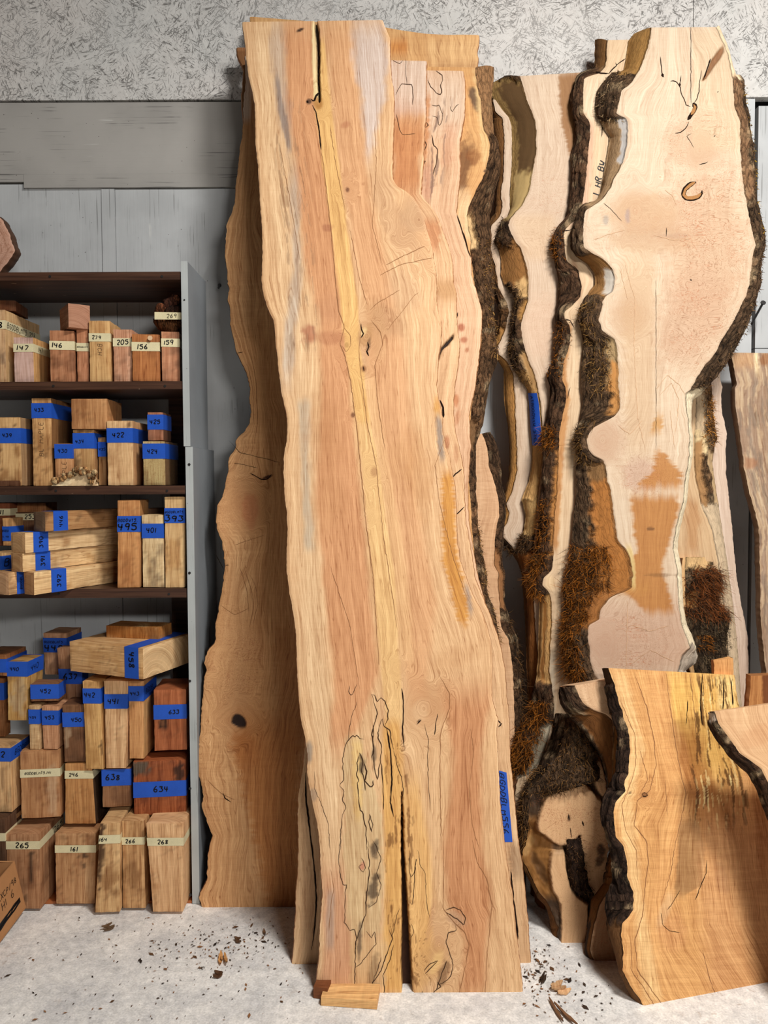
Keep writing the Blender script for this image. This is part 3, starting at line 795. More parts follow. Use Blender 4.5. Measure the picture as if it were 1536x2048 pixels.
slA = slab('spalted_maple_slab', 'tallest centre maple slab, in front, split at its foot, with a yellow pith streak', 'wood slab',
    A_L, A_R, (2.19, 0.179, 0), 0.045, (220, 176, 130), fig=0.07, gs=0.95, seed=1, jit=1.2, warp=0.006, res=2.5,
    streams=[[(560,60),(565,300),(600,500),(620,700),(610,900),(620,1200),(660,1500),(680,1750),(690,1990)],
             [(633,44),(634,200),(650,330),(664,450),(688,650),(712,850),(735,1080),(752,1250),(770,1420),(795,1600),(802,1980)],
             [(648,44),(662,200),(680,330),(697,450),(718,650),(740,850),(772,1080),(795,1250),(806,1420),(830,1600),(845,1980)],
             [(715,44),(730,250),(745,360),(760,460),(790,560),(800,700),(810,900),(850,1200),(905,1400),(900,1600),(890,1800),(920,1900),(930,2000)]],
    knots=[(637,208,14),(693,690,13),(733,672,20),(695,380,10),(727,737,9),(743,943,13),(848,1418,26),(738,1040,6),(706,830,6),(879,1890,24),(795,1335,8),(838,440,30)],
    paint=[
        ('band', [(40,500,560),(300,530,575),(600,560,610),(900,590,635),(1300,600,655),(1600,640,690),(1980,640,690)], (228,190,146), 22, 0.8, 8),
        ('band', [(44,566,640),(200,570,640),(330,590,650),(500,606,676),(640,640,694),(800,645,706),(1000,630,722),(1200,650,742),(1350,668,758),(1500,660,700)], (208,147,102), 10, 0.85, 7, (18,40)),
        ('band', [(44,650,704),(200,662,725),(300,672,736),(400,690,742),(500,705,765),(640,735,800),(800,735,820),(1000,770,835),(1200,800,870),(1400,815,850)], (212,156,110), 12, 0.75, 7, (18,40)),
        ('band', [(1380,880,985),(1500,905,965),(1600,900,965),(1700,885,965),(1800,895,985),(1880,930,975),(2000,918,968)], (198,136,92), 12, 0.85, 5, (15,40)),
        ('band', [(44,704,765),(120,708,778),(200,722,770),(260,728,752),(310,732,745)], (206,188,178), 10, 0.8, 8, (14,18)),
        ('band', [(330,738,775),(400,745,790),(460,770,830),(520,800,850)], (196,152,112), 8, 0.55, 8),
        ('blob', 838, 430, 34, 34, 30, (190,150,112), 0.55), ('blob', 805, 580, 45, 30, 60, (198,156,118), 0.45), ('blob', 775, 640, 38, 30, 30, (176,132,94), 0.5),
        ('band', [(44,540,566),(140,545,570),(240,560,580),(300,572,586)], (170,150,138), 9, 0.55, 9, (7,26)),
        ('band', [(150,549,556),(220,556,570),(270,568,580),(300,576,584)], (132,118,112), 3, 0.7, 4, (5,18)),
        ('band', [(340,578,596),(440,582,600),(540,586,604),(650,570,592),(760,560,585)], (178,164,152), 8, 0.6, 7, (7,30)),
        ('band', [(800,596,622),(900,603,618),(1000,605,622),(1100,610,630)], (176,164,146), 7, 0.6, 6, (7,30)),
        ('band', [(600,720,760),(660,740,775),(720,745,770)], (196,150,104), 8, 0.4, 6),
        ('blob', 648, 865, 36, 70, 0, (188,132,86), 0.45, 0.35, 0.6), ('blob', 655, 1010, 30, 60, 5, (192,138,92), 0.4, 0.35, 0.6), ('blob', 838, 950, 24, 90, -6, (194,138,88), 0.5, 0.3, 0.5), ('blob', 800, 930, 26, 50, 0, (198,146,96), 0.35, 0.3, 0.6), ('blob', 660, 620, 28, 26, 0, (186,130,92), 0.5, 0.35, 0.6), ('blob', 690, 1290, 40, 60, 0, (200,142,98), 0.35, 0.35, 0.6), ('blob', 900, 1320, 50, 20, -20, (196,144,98), 0.4, 0.3, 0.6), ('blob', 870, 690, 9, 50, 0, (232,194,150), 0.5, 0.3, 0.6),
        ('band', [(760,696,752),(900,712,770),(1050,730,800),(1200,745,818),(1330,756,830)], (226,180,128), 8, 0.7, 4, (9,40)),
        ('band', [r for r in streak if r[0] <= 860], (227,179,112), 3.5, 0.92, 3, (9,30)), ('band', [r for r in streak if r[0] >= 850], (228,184,124), 3.5, 0.8, 3, (9,30)),
        ('band', [(40,624,632),(100,624,634),(160,626,636),(200,628,640)], (236,214,160), 2, 0.85, 2, (5,9)),
        ('band', [(1440,768,800),(1520,765,806),(1600,765,806),(1700,770,806),(1800,772,808),(1900,762,812),(1985,765,816)], (224,170,98), 6, 0.9, 5, (10,40)), ('band', [(1560,800,838),(1640,800,850),(1700,800,862),(1800,800,866),(1900,800,862),(1985,800,845)], (226,174,108), 9, 0.85, 6, (9,40)),
        ('band', [(1475,690,726),(1500,688,728),(1560,686,744),(1640,692,765),(1700,685,765),(1760,690,768),(1850,692,760),(1870,710,760)], (214,180,134), 3, 0.92, 5, (7,8), ),
        ('band', [(1480,705,722),(1560,704,725),(1640,710,722)], (232,192,124), 3, 0.7, 4),
        ('band', [(1740,640,692),(1800,645,690),(1880,650,700),(1985,640,712)], (206,148,112), 8, 0.75, 8, (9,40)),
        ('band', [(1780,652,668),(1850,653,670),(1900,652,668)], (168,142,124), 5, 0.7, 5, (5,40)),
        ('band', [(1880,702,775),(1985,700,770)], (216,176,128), 5, 0.8, 6),
        ('blob', 618, 1504, 7, 20, 0, (150,134,118), 0.8), ('blob', 626, 1590, 8, 12, 0, (160,142,124), 0.6),
        ('blob', 618, 668, 14, 18, 20, (176,110,80), 0.8, 0.6), ('blob', 655, 676, 34, 12, 0, (178,116,80), 0.55, 0.4),
        ('blob', 730, 670, 14, 24, 10, (188,140,92), 0.8), ('blob', 727, 663, 6, 10, 30, (228,192,136), 0.9), ('blob', 737, 690, 4, 14, 10, (90,60,38), 0.6),
        ('blob', 637, 206, 9, 12, 0, (170,112,50), 0.75), ('blob', 695, 380, 4, 5, 0, (110,66,44), 0.9), ('blob', 600, 60, 8, 3, -25, (52,34,26), 0.95, 0.2),
        ('blob', 618, 203, 5, 5, 0, (70,48,36), 0.9), ('blob', 841, 1420, 22, 15, -55, (224,184,140), 0.6), ('blob', 838, 1442, 5, 3, -40, (80,52,34), 0.8),
        ('blob', 870, 1395, 32, 42, 10, (190,136,92), 0.35), ('blob', 748, 943, 7, 10, 0, (180,130,86), 0.7), ('blob', 706, 830, 4, 5, 0, (120,74,46), 0.9),
        ('blob', 727, 737, 5, 6, 0, (150,100,62), 0.9), ('blob', 694, 690, 5, 6, 0, (196,150,92), 0.9), ('blob', 690, 250, 10, 6, -20, (176,108,76), 0.5), ('blob', 655, 455, 9, 7, 0, (160,96,70), 0.5, 0.6),
        ('band', [(795,868,880),(830,868,882)], (204,146,70), 4, 0.8, 3, (14,3)),
        ('band', [(832,872,882),(880,874,886),(920,878,890)], (140,126,116), 3, 0.8, 3, (5,4)),
        ('band', [(945,884,906),(1000,884,909),(1060,886,911),(1120,886,916),(1160,896,926),(1200,908,934),(1250,918,936)], (202,138,60), 5, 0.9, 9, (30,2.2)),
        ('band', [(1170,930,938),(1230,940,946)], (146,132,124), 4, 0.7, 3, (5,6)),
        ('blob', 750, 1700, 9, 17, 5, (66,54,46), 0.8, 0.7), ('blob', 747, 1775, 10, 34, 8, (70,56,46), 0.8, 0.8), ('blob', 719, 1885, 5, 36, 3, (84,70,58), 0.75, 0.5),
        ('blob', 723, 1530, 6, 16, 0, (70,56,44), 0.8, 0.7), ('blob', 748, 1510, 4, 24, 0, (92,76,62), 0.7, 0.6), ('blob', 745, 1950, 9, 40, 12, (120,92,64), 0.6, 0.5),
        ('blob', 862, 1840, 5, 44, 12, (196,146,108), 0.4), ('blob', 860, 1930, 26, 44, 20, (206,158,104), 0.7), ('blob', 872, 1925, 10, 24, 25, (232,190,128), 0.8), ('blob', 888, 1945, 8, 26, 15, (120,84,54), 0.7, 0.8),
        ('blob', 912, 1838, 20, 14, 35, (198,156,120), 0.8), ('blob', 725, 1732, 5, 9, 20, (206,138,108), 0.9),
        ('streak', [(200,540,600),(400,560,620),(700,570,640)], (150,118,90), 10, 0.5, 0.62),
        ('streak', [(1450,770,806),(1980,765,866)], (120,74,36), 6, 0.7, 0.66)],
    grooves=[([(40,630,633),(55,630,637),(80,632,639),(110,634,640),(150,634,639),(190,636,641),(203,637,640)], 0.022, (44,30,20), 1.5),
             ([(1585,803,804),(1640,802,807),(1700,802,808),(1760,803,812),(1850,804,818),(1920,802,822),(2010,806,826)], 0.040, (58,34,20), 1.5)],
    bot=lambda U: np.interp(U, [631, 755, 790, 822, 1048], [0, 0, 2, 2, 0]))

def px5(p): return [(600 + a / 3.34, 1350 + b / 3.34) for a, b in p]
def px6(p): return [(580 + a / 3.07, 1680 + b / 3.07) for a, b in p]
lines(slA, 'spalting', [(px5(p), w) for p, w in [
    ([(430,430),(400,425),(380,400),(370,415),(350,405),(320,440),(300,480),(285,560),(290,640),(290,700),(265,740)], 1.6),
    ([(265,740),(295,770),(285,830),(310,880),(285,930),(275,1050),(270,1169)], 1.5),
    ([(400,520),(385,560),(380,680),(390,700),(385,730),(400,900),(420,920),(425,960),(440,1020),(445,1169)], 2.0),
    ([(400,520),(420,580),(410,640),(430,700),(440,770)], 2.4), ([(430,590),(445,650),(435,710),(470,750),(490,740),(490,700)], 2.6),
    ([(480,130),(490,170),(500,210),(520,260),(495,330),(490,450),(495,560),(500,640),(520,700),(525,640),(540,560),(545,480),(520,410),(530,330),(550,290),(560,340),(600,370),(610,440),(625,500)], 1.9),
    ([(480,130),(500,140),(520,180),(545,150),(570,180),(590,230),(585,290),(570,340)], 1.8),
    ([(490,330),(480,400),(490,480),(480,560)], 2.2), ([(625,500),(650,600),(680,690),(690,760),(680,850)], 1.5),
    ([(465,930),(460,1000),(480,1050),(485,1000),(465,930)], 1.6), ([(330,70),(325,110),(345,140),(360,110),(380,60)], 1.2),
    ([(95,640),(100,760),(150,880),(190,1000),(200,1169)], 1.1), ([(380,180),(350,260),(330,360),(320,440)], 1.2), ([(830,330),(860,440),(850,560),(860,700),(870,900)], 1.0)]]
    + [(px6(p), w) for p, w in [
    ([(480,0),(490,200),(470,330),(465,450),(440,530),(405,620),(400,780),(395,960)], 1.9),
    ([(310,0),(300,120),(310,220),(330,280),(345,270),(340,330),(335,510),(370,555),(395,545),(410,600),(400,700)], 1.5),
    ([(610,550),(630,600),(600,680),(580,740),(560,800),(520,860),(500,880),(520,920),(560,950)], 1.9),
    ([(635,640),(620,720),(600,770),(570,830),(580,900),(580,970)], 1.6), ([(560,720),(540,800),(520,830),(500,900),(490,960)], 1.6),
    ([(470,560),(500,600),(520,560),(530,640),(480,700),(430,760),(400,780)], 1.5), ([(510,0),(540,60),(560,120),(530,200),(560,280),(530,380),(480,420)], 1.5),
    ([(740,60),(730,150),(740,230),(765,200),(775,110),(765,250),(760,320),(750,400),(740,380)], 1.4), ([(785,60),(800,150),(830,200),(840,400),(860,480)], 1.0),
    ([(960,430),(1000,410),(1050,430),(1080,480),(1070,520),(1030,490),(990,460),(960,440)], 1.8), ([(1015,520),(1020,560),(970,570),(960,640),(990,720),(1000,770),(980,850),(910,890)], 1.7),
    ([(820,810),(850,770),(910,740),(860,790),(830,820)], 1.5), ([(900,870),(930,900),(880,930),(920,980),(890,960)], 2.2), ([(960,740),(940,800),(920,860),(900,920)], 2.2),
    ([(810,920),(820,970)], 2.0), ([(440,110),(465,160),(450,200),(420,160),(445,150)], 1.2), ([(670,420),(640,540),(625,600)], 1.3), ([(745,510),(760,560),(745,600),(735,660)], 1.2)]],
    M['spalt'], amp=2.2)
lines(slA, 'checks', [([(722,648),(723,660),(727,668),(721,676)], 2.0), ([(735,684),(738,694),(733,704),(738,712)], 2.4), ([(726,733),(728,742)], 2.0), (px5([(680,90),(690,180),(690,300),(685,370),(695,480)]), 2.2), (px5([(580,360),(600,480),(610,580),(615,700),(605,850),(625,950)]), 2.4),
    (px5([(920,260),(905,330),(900,400)]), 1.5), (px5([(780,330),(800,310),(810,300)]), 2.4), ([(622,198),(628,203),(632,192),(640,185)], 3.0), ([(625,210),(632,225),(638,255),(642,300)], 2.4),
    ([(617,206),(613,202)], 4), (px5([(545,590),(555,760),(560,900)]), 1.4)], M['crack'])
lines(slA, 'grain_lines', [([(642,300),(648,335),(655,400),(663,470),(669,540),(677,620),(689,655),(680,688),(690,712),(701,760),(713,850),(723,950),(731,1040),(746,1150),(753,1250),(758,1330)], 1.6),
    ([(688,655),(700,670),(703,690),(692,705),(684,690)], 1.0), ([(660,250),(672,330),(690,420)], 0.9), ([(719,640),(722,660),(718,700),(722,750),(735,850),(752,930),(768,1080),(783,1180),(795,1260)], 1.1),
    ([(742,640),(762,665),(765,690),(750,730),(755,800),(770,900)], 1.2), ([(700,460),(720,560),(735,610)], 1.0), ([(750,240),(753,330),(745,450),(765,530)], 0.9), ([(740,620),(750,610),(765,600),(800,580)], 0.9),
    (px5([(930,0),(1000,120),(1000,220),(940,380),(935,560),(935,700),(945,1169)]), 1.6), (px5([(1140,360),(1160,520),(1130,760),(1150,1000),(1200,1169)]), 0.9), (px6([(1120,0),(1150,140),(1210,240),(1240,400),(1220,600),(1210,720),(1195,980)]), 1.4),
    (px6([(940,0),(945,200),(940,420),(1000,500),(1070,560),(1100,640),(1080,760),(1030,980)]), 1.5), (px6([(250,180),(270,300),(250,400),(240,560)]), 1.2),
    ([(893,870),(870,930),(880,1010),(905,1110),(935,1200)], 0.9), ([(660,1130),(700,1250),(720,1380)], 0.9), ([(560,290),(580,400),(600,520)], 0.9), ([(772,530),(800,515),(850,492)], 1.2), ([(760,550),(805,528),(868,515)], 1.0), ([(775,660),(830,590),(838,585)], 1.0)], M['fine'], amp=1.4)

# --- the slab right behind it
B_R = [(853,122),(852,180),(852,230),(849,260),(848,290),(846,330),(843,370),(842,388),(850,400),(862,412),(870,425),(877,436),(884,457),(894,482),(900,501),(905,526),(907,565),(913,584),(912,617),(914,655),(918,680),(919,700),(915,732),(909,774),(907,805),(907,830),(911,865),(918,895),(925,928),(928,947),(928,986),(930,1013),(929,1022),(932,1050),(940,1086),(945,1118),(950,1153),(961,1184),(972,1211),(984,1240),(996,1275),(1002,1300),(1010,1340),(1014,1390),(1019,1450),(1020,1519),(1027,1581),(1037,1690),(1045,1732),(1050,1786),(1056,1838),(1059,1890),(1066,1960)]
slB = slab('curly_maple_slab', 'maple slab directly behind the tall split slab, blue tape low on its right edge', 'wood slab',
    [(560,116),(560,400),(610,900),(625,1300),(606,1540),(597,1590),(596,1640),(597,1690),(596,1740),(592,1790),(591,1840),(588,1880),(586,1910),(582,1941)], B_R, (2.325, 0.158, 0), 0.03, (218, 176, 132), fig=0.10, gs=0.9, seed=2, jit=1.5,
    paint=[('band', [(110,760,870),(200,760,870),(230,770,860)], (212,188,170), 20, 0.8, 10), ('band', [(225,780,850),(300,783,842),(380,785,835),(400,790,840)], (188,116,62), 9, 0.75, 9, (7,40)),
           ('band', [(440,848,880),(500,860,880)], (190,116,66), 5, 0.6, 8), ('band', [(560,870,918),(600,874,918)], (178,128,76), 6, 0.6, 8, (30,3)), ('blob', 893, 885, 6, 14, 10, (176,100,62), 0.6), ('blob', 912, 905, 5, 20, 0, (168,98,60), 0.4),
           ('band', [(1690,1015,1050),(1760,1025,1055)], (150,120,92), 5, 0.6, 8, (30,3)), ('blob', 618, 1800, 12, 60, 0, (170,124,84), 0.4)],
    grooves=[([(668,906,908),(676,899,907),(690,886,896),(700,878,884),(720,874,878)], 0.012, (40,26,18), 1.2)])
lines(slB, 'checks', [([(611,1545),(612,1600),(620,1660),(630,1750),(633,1800),(628,1870),(622,1900)], 3.0), ([(1022,1742),(1026,1790),(1032,1840),(1036,1878)], 3.5), ([(905,955),(912,947),(924,938)], 2.2), ([(912,1030),(928,1014)], 2.0), ([(996,1440),(1002,1447)], 2.5), ([(997,1454),(1004,1446)], 3),
    ([(880,800),(886,815),(887,835)], 4.0), ([(788,250),(789,235)], 3)], M['crack'])
lines(slB, 'spalting', [([(791,190),(796,180),(803,168),(824,170),(826,190),(825,210)], 1.4), ([(812,118),(812,150),(814,168)], 1.0), ([(793,228),(800,262),(806,270),(830,268)], 1.2), ([(785,120),(800,128),(806,120)], 1.0)], M['spalt'])
def face_quad(sl, pts, lift=0.0007):
    p = np.array(pts, float)
    return on_plane(p[:, 0], p[:, 1], sl['pl']) + sl['n'] * lift
def face_tape(sl, pts, mat, txt, rot, box, seed):
    mb = MB(); q = face_quad(sl, pts)
    mb.quad(q[3], q[2], q[1], q[0], flip=True)
    t = mb.build('tape', M[mat], sl['root'], attrs=False)
    if txt: write_on(q, txt, t, box, rot, seed=seed, wt=0.7)
    return t
face_tape(slB, [(1003,1684),(1025,1684),(1013,1545),(998,1541)], 'blue', 'BGDDBLM556', 3, (0.06, 0.1, 0.72, 0.97), 4)

# --- the third slab
C_R = [(927,142),(930,160),(930,200),(929,230),(925,255),(920,280),(919,300),(921,330),(919,360),(915,400),(912,425),(918,440),(927,472),(935,495),(942,513),(943,545),(950,574),(959,603),(964,622),(964,649),(961,680),(959,701),(956,730),(950,772),(944,801),(938,830),(939,865),(941,892),(938,934),(936,972),(936,1018),(940,1057),(945,1092),(953,1140),(963,1180),(980,1240),(996,1320),(1006,1400),(1012,1500),(1030,1700),(1045,1880),(1046,1905)]
slC = slab('figured_maple_slab', 'pinkish maple slab third in the centre stack, dark spalting lines near its top', 'wood slab',
    [(690,138),(690,900),(720,1400),(760,1600),(770,1905)], C_R, (2.40, 0.152, 0), 0.03, (220, 178, 140), fig=0.10, gs=0.9, seed=3,
    paint=[('band', [(138,840,930),(200,840,930),(260,840,925)], (216,188,162), 10, 0.8), ('band', [(190,850,860),(260,848,858),(330,846,852)], (204,138,84), 4, 0.8, 4), ('band', [(250,888,915),(330,880,905)], (206,152,118), 8, 0.6, 8), ('band', [(330,845,865),(400,848,862)], (196,140,112), 6, 0.6, 8),
           ('blob', 922, 655, 7, 7, 0, (168,92,60), 0.85), ('blob', 928, 680, 7, 6, 0, (172,98,64), 0.8), ('blob', 934, 700, 4, 5, 0, (176,110,74), 0.8), ('blob', 912, 800, 7, 12, 0, (184,108,60), 0.75, 0.5), ('blob', 915, 835, 5, 18, 10, (188,118,74), 0.5), ('streak', [(200,860,905),(400,850,880)], (120,92,80), 8, 0.7, 0.58)])
lines(slC, 'spalting', [([(855,160),(862,175),(868,180),(872,185),(880,190),(884,183),(880,172),(886,160),(884,150),(872,142)], 1.8), ([(863,210),(872,212),(878,210),(882,220),(886,230),(884,245),(878,252),(875,235),(864,232)], 1.4), ([(900,212),(904,225),(912,212),(918,208)], 1.2),
    ([(864,270),(867,290),(876,300),(872,330),(866,350)], 2.0), ([(852,245),(857,250),(852,256)], 3.5), ([(849,280),(853,290),(849,300)], 3.0), ([(845,320),(850,322),(847,330)], 3.5)], M['spalt'])
lines(slC, 'checks', [([(914,430),(926,465),(938,505),(942,515)], 2.0), ([(915,625),(913,636)], 3)], M['crack'])

# --- the golden slab with bark down its right edge
D_R = [(950,135),(953,165),(957,185),(962,200),(963,230),(968,260),(975,270),(980,290),(978,310),(973,330),(968,350),(955,375),(945,395),(938,412),(934,430),(936,455),(942,482),(941,500),(945,540),(950,570),(957,600),(962,630),(963,680),(958,720),(952,760),(946,800),(940,840),(937,870),(937,930),(938,970),(942,1010),(944,1060),(948,1100),(955,1150),(960,1190),(972,1215),(980,1250),(985,1290),(996,1400),(1002,1500),(1018,1700),(1030,1870)]
D_B = [(987,152),(985,170),(982,200),(984,230),(986,260),(988,275),(992,290),(1000,320),(998,350),(990,375),(985,400),(980,425),(977,432),(982,472),(980,503),(986,555),(987,576),(986,626),(990,676),(996,707),(993,728),(986,742),(977,767),(971,805),(967,830),(964,848),(956,870),(946,890),(944,930),(944,980),(946,1040),(951,1085),(960,1100),(966,1140),(971,1190),(979,1215),(987,1250),(990,1290),(1000,1400),(1006,1500),(1022,1700),(1034,1870)]
slD = slab('bark_edged_golden_slab', 'golden maple slab with rough brown bark down its whole right edge', 'wood slab',
    [(700,131),(700,900),(760,1500),(800,1870)], D_R, (2.475, 0.137, 0), 0.035, (212, 160, 102), RB=D_B, bark='R', fig=0.16, gs=0.75, seed=4,
    paint=[('blob', 928, 330, 14, 55, 8, (110,66,30), 0.85, 0.6), ('blob', 948, 315, 14, 16, 0, (140,84,36), 0.7, 0.6), ('blob', 950, 200, 8, 26, -15, (66,50,42), 0.8, 0.6), ('band', [(135,945,965),(250,958,975),(330,965,985)], (222,186,130), 4, 0.7, 4), ('band', [(380,912,940),(480,918,945)], (230,196,150), 6, 0.8), ('blob', 970, 342, 3, 3, 0, (80,50,30), 0.9)],
    rbare=[(120,275,0,1,(178,132,90),.65), (430,500,0,0.25,(214,178,128)), (840,900,0,0.5,(120,88,58))], barkcol=(104,76,52), barkamp=0.009)
moss_on(slD, 'R', 480, 720, 0.3, 0.95, 500, 0.012, 5, cols=((150,112,60),(120,84,48),(86,62,40)), wid=0.0016)
moss_on(slD, 'R', 1040, 1290, 0.1, 1.0, 400, 0.014, 6, cols=((140,104,60),(110,80,48),(70,52,36)), wid=0.0014)

# --- narrow slab low behind the golden one
I_R = [(963,867),(969,878),(975,895),(978,933),(990,969),(997,998),(999,1029),(994,1050),(990,1073),(988,1129),(996,1146),(996,1177),(1000,1223),(1002,1254),(1017,1279),(1021,1300),(1026,1342),(1028,1390),(1029,1433),(1030,1500),(1032,1600),(1040,1800),(1040,FL(1040,2.58))]
slI = slab('short_curly_slab', 'shorter brown curly slab with a pointed top, low behind the bark-edged golden slab', 'wood slab',
    [(945,870),(940,950),(900,1100),(900,1500),(900,FL(900,2.58))], I_R, (2.585, 0.098, 0), 0.04, (208, 164, 124),
    RB=[(975,868),(986,880),(996,906),(1000,969),(1004,1000),(1001,1033),(1003,1087),(998,1100),(1002,1150),(1005,1212),(1014,1233),(1024,1254),(1032,1285),(1036,1320),(1038,1400),(1038,1500),(1045,1800)], bark='R', fig=0.30, gs=0.5, seed=5,
    rbare=[(1100,1220,0,0.5,(150,104,66))], barkcol=(80,58,40), barkamp=0.008)
moss_on(slI, 'R', 1230, 1500, 0.2, 1.0, 500, 0.02, 8, cols=((96,66,34),(70,48,28),(48,36,24)))

# --- widest slab at the left, behind everything else in the centre
G_L = [(490,112),(491,140),(492,165),(488,190),(487,215),(486,240),(486,262),(481,290),(478,320),(474,350),(471,380),(469,405),(464,425),(456,440),(453,455),(452,475),(450,511),(453,528),(455,557),(458,578),(455,597),(460,615),(461,647),(465,667),(472,701),(484,726),(493,745),(500,778),(499,799),(503,822),(499,847),(488,864),(476,874),(470,882),(472,891),(466,905),(458,916),(456,943),(451,968),(445,993),(435,1012),(432,1031),(434,1060),(444,1082),(447,1106),(450,1129),(447,1158),(442,1193),(436,1227),(432,1247),(430,1286),(416,1300),(408,1327),(413,1338),(409,1357),(407,1386),(403,1423),(402,1442),(400,1473),(396,1515),(396,1548),(402,1561),(407,1594),(402,1613),(409,1632),(418,1655),(426,1673),(418,1692),(415,1725),(413,1762),(401,1786),(398,1800),(403,1812)]
slG = slab('wide_burled_slab', 'wide brown slab with a wavy left edge and a dark knot hole, beside the shelving', 'wood slab',
    G_L, [(600,112),(640,500),(640,1300),(618,1600),(600,1839)], (2.645, 0.080, 0), 0.03, (210, 158, 108), fig=0.13, gs=1.15, seed=6, jit=2.2, warp=0.03, side=(120,78,46),
    streams=[[(505,112),(500,400),(520,700),(530,1000),(540,1300),(500,1500),(500,1830)]], knots=[(492,1010,24),(478,1440,22)],
    burls=[(470,1330,60,90,0,0.9), (450,1010,60,60,0,0.7), (440,1230,40,80,0,0.5)],
    paint=[('band', [(640,480,560),(860,500,600),(1200,505,620),(1450,490,640),(1839,540,620)], (196,140,88), 30, 0.7, 10), ('band', [(1440,478,600),(1520,470,600),(1640,500,600),(1839,540,600)], (186,116,58), 14, 0.75, 12), ('band', [(1250,548,640),(1500,560,640)], (168,104,52), 12, 0.5, 8),
           ('blob', 500, 1020, 16, 34, 0, (188,116,76), 0.6, 0.5), ('blob', 490, 1500, 26, 36, -20, (182,112,58), 0.6, 0.5), ('band', [(100,480,505),(240,480,500)], (226,208,188), 5, 0.8), ('fig', [(840,430,520),(1000,420,500),(1120,430,500)], 0.26, 12), ('fig', [(1450,390,470),(1640,390,460)], 0.28, 12), ('fig', [(560,445,560),(680,455,560)], 0.2, 10),
           ('blob', 478, 1441, 15, 11, 35, (38,24,18), 0.98, 0.25, 0.2), ('blob', 486, 1447, 7, 7, 0, (112,66,44), 0.9, 0.2, 0.2), ('blob', 535, 954, 11, 3.2, -20, (76,38,24), 0.95, 0.2, 0.25)],
    grooves=[([(1428,470,478),(1436,464,488),(1446,462,492),(1456,478,492)], 0.006, (42,26,20), 2)],
    bot=lambda U: np.interp(U, [400, 404, 420, 470, 600], [-4, 2, 10, 6, 0]))
lines(slG, 'checks', [([(500,946),(515,955),(525,959),(535,958),(543,948)], 1.6), ([(446,1585),(450,1596),(462,1604)], 1.6), ([(474,706),(482,705),(486,704)], 1.4), ([(451,1131),(458,1130)], 1.4), ([(432,1110),(448,1140)], .9), ([(467,926),(490,930),(515,936)], 0.8), ([(458,880),(480,905),(560,925)], 0.7)], M['crack'])
lines(slG, 'grain_lines', [([(500,1150),(512,1175),(516,1210),(505,1250)], 1.0), ([(490,1140),(503,1180),(507,1215),(498,1260)], 1.0), ([(480,1135),(494,1180),(498,1225)], 1.0), ([(415,1560),(440,1585),(470,1600)], 0.9), ([(470,1090),(500,1080),(530,1070)], 0.9), ([(500,700),(512,760),(516,850)], 1), ([(494,720),(506,780),(508,850)], 1), ([(440,1210),(470,1230),(500,1215)], 0.8)], M['fine'])

# --- board across the back of the centre stack and the narrow one beside it
slE = slab('back_maple_board', 'wide orange-tan board at the back of the centre stack, top edge highest', 'wood slab',
    [(500,33),(502,90),(560,300),(640,500),(700,1000),(740,FL(740,2.80))], [(958,70),(957,92),(954,104),(957,116),(955,135),(945,300),(925,600),(915,900),(920,1300),(930,FL(930,2.80))], (2.80, 0.043, 0), 0.03, (216, 166, 110), fig=0.14, gs=0.9, seed=7,
    paint=[('band', [(80,780,815),(108,780,815)], (206,128,54), 5, 0.7), ('band', [(80,855,960),(160,855,960)], (222,178,124), 10, 0.7), ('band', [(127,870,960),(140,870,960)], (166,118,74), 3, 0.6)],
    top=lambda U: np.interp(U, [500, 770, 800, 850, 895, 925, 958], [0, 0, 3, 6, 5, 2, 0]) - np.interp(U, [770, 800, 958], [0, 0, 0]))
slF = slab('narrow_dark_board', 'narrow dark brown board peeping out at the far left behind the centre stack', 'wood slab',
    [(473,95),(474,110),(480,125),(487,140),(485,165),(483,190),(484,215),(486,235),(487,255),(494,300),(500,600),(506,800),(500,1000),(490,1300),(490,FL(490,2.86))],
    [(499,95),(500,280),(540,400),(560,1000),(560,FL(560,2.86))], (2.86, 0.024, 0), 0.02, (150, 104, 66), fig=0.1, seed=8)
# ------------------------------------------------------------------ right-hand stack
M_L = [(1303,55),(1300,75),(1296,95),(1288,115),(1279,140),(1270,155),(1258,170),(1243,180),(1240,195),(1236,215),(1233,226),(1240,231),(1253,236),(1257,250),(1256,280),(1250,310),(1240,340),(1228,358),(1222,375),(1210,392),(1200,402),(1185,412),(1172,420),(1168,440),(1166,470),(1169,495),(1185,507),(1200,513),(1215,525),(1227,540),(1230,560),(1227,582),(1212,592),(1206,602),(1202,620),(1198,640),(1205,660),(1218,670),(1230,678),(1235,700),(1237,740),(1239,790),(1240,818),(1230,832),(1208,844),(1190,853),(1178,865),(1174,880),(1178,900),(1187,911),(1205,920),(1212,932),(1215,960),(1222,985),(1229,1035),(1235,1081),(1251,1097),(1259,1115),(1266,1146),(1264,1176),(1250,1184),(1234,1189),(1220,1196),(1202,1218),(1198,1239),(1178,1250),(1176,1272),(1180,1295),(1180,1315),(1184,1337),(1194,1357),(1225,1400),(1250,1450),(1270,1600),(1290,FL(1290,2.44))]
M_B = [(1303,54),(1269,68),(1257,84),(1253,115),(1248,143),(1222,150),(1207,167),(1195,185),(1192,216),(1198,241),(1210,262),(1220,275),(1212,326),(1202,386),(1192,406),(1173,414),(1163,434),(1150,463),(1148,494),(1154,512),(1176,528),(1190,549),(1191,570),(1181,582),(1163,611),(1157,639),(1165,660),(1168,693),(1164,727),(1163,773),(1167,801),(1162,832),(1157,871),(1157,912),(1153,938),(1153,1000),(1149,1017),(1144,1079),(1141,1115),(1135,1130),(1127,1180),(1130,1240),(1127,1300),(1133,1345),(1150,1364),(1200,1400),(1240,1450),(1262,1600),(1284,1880)]
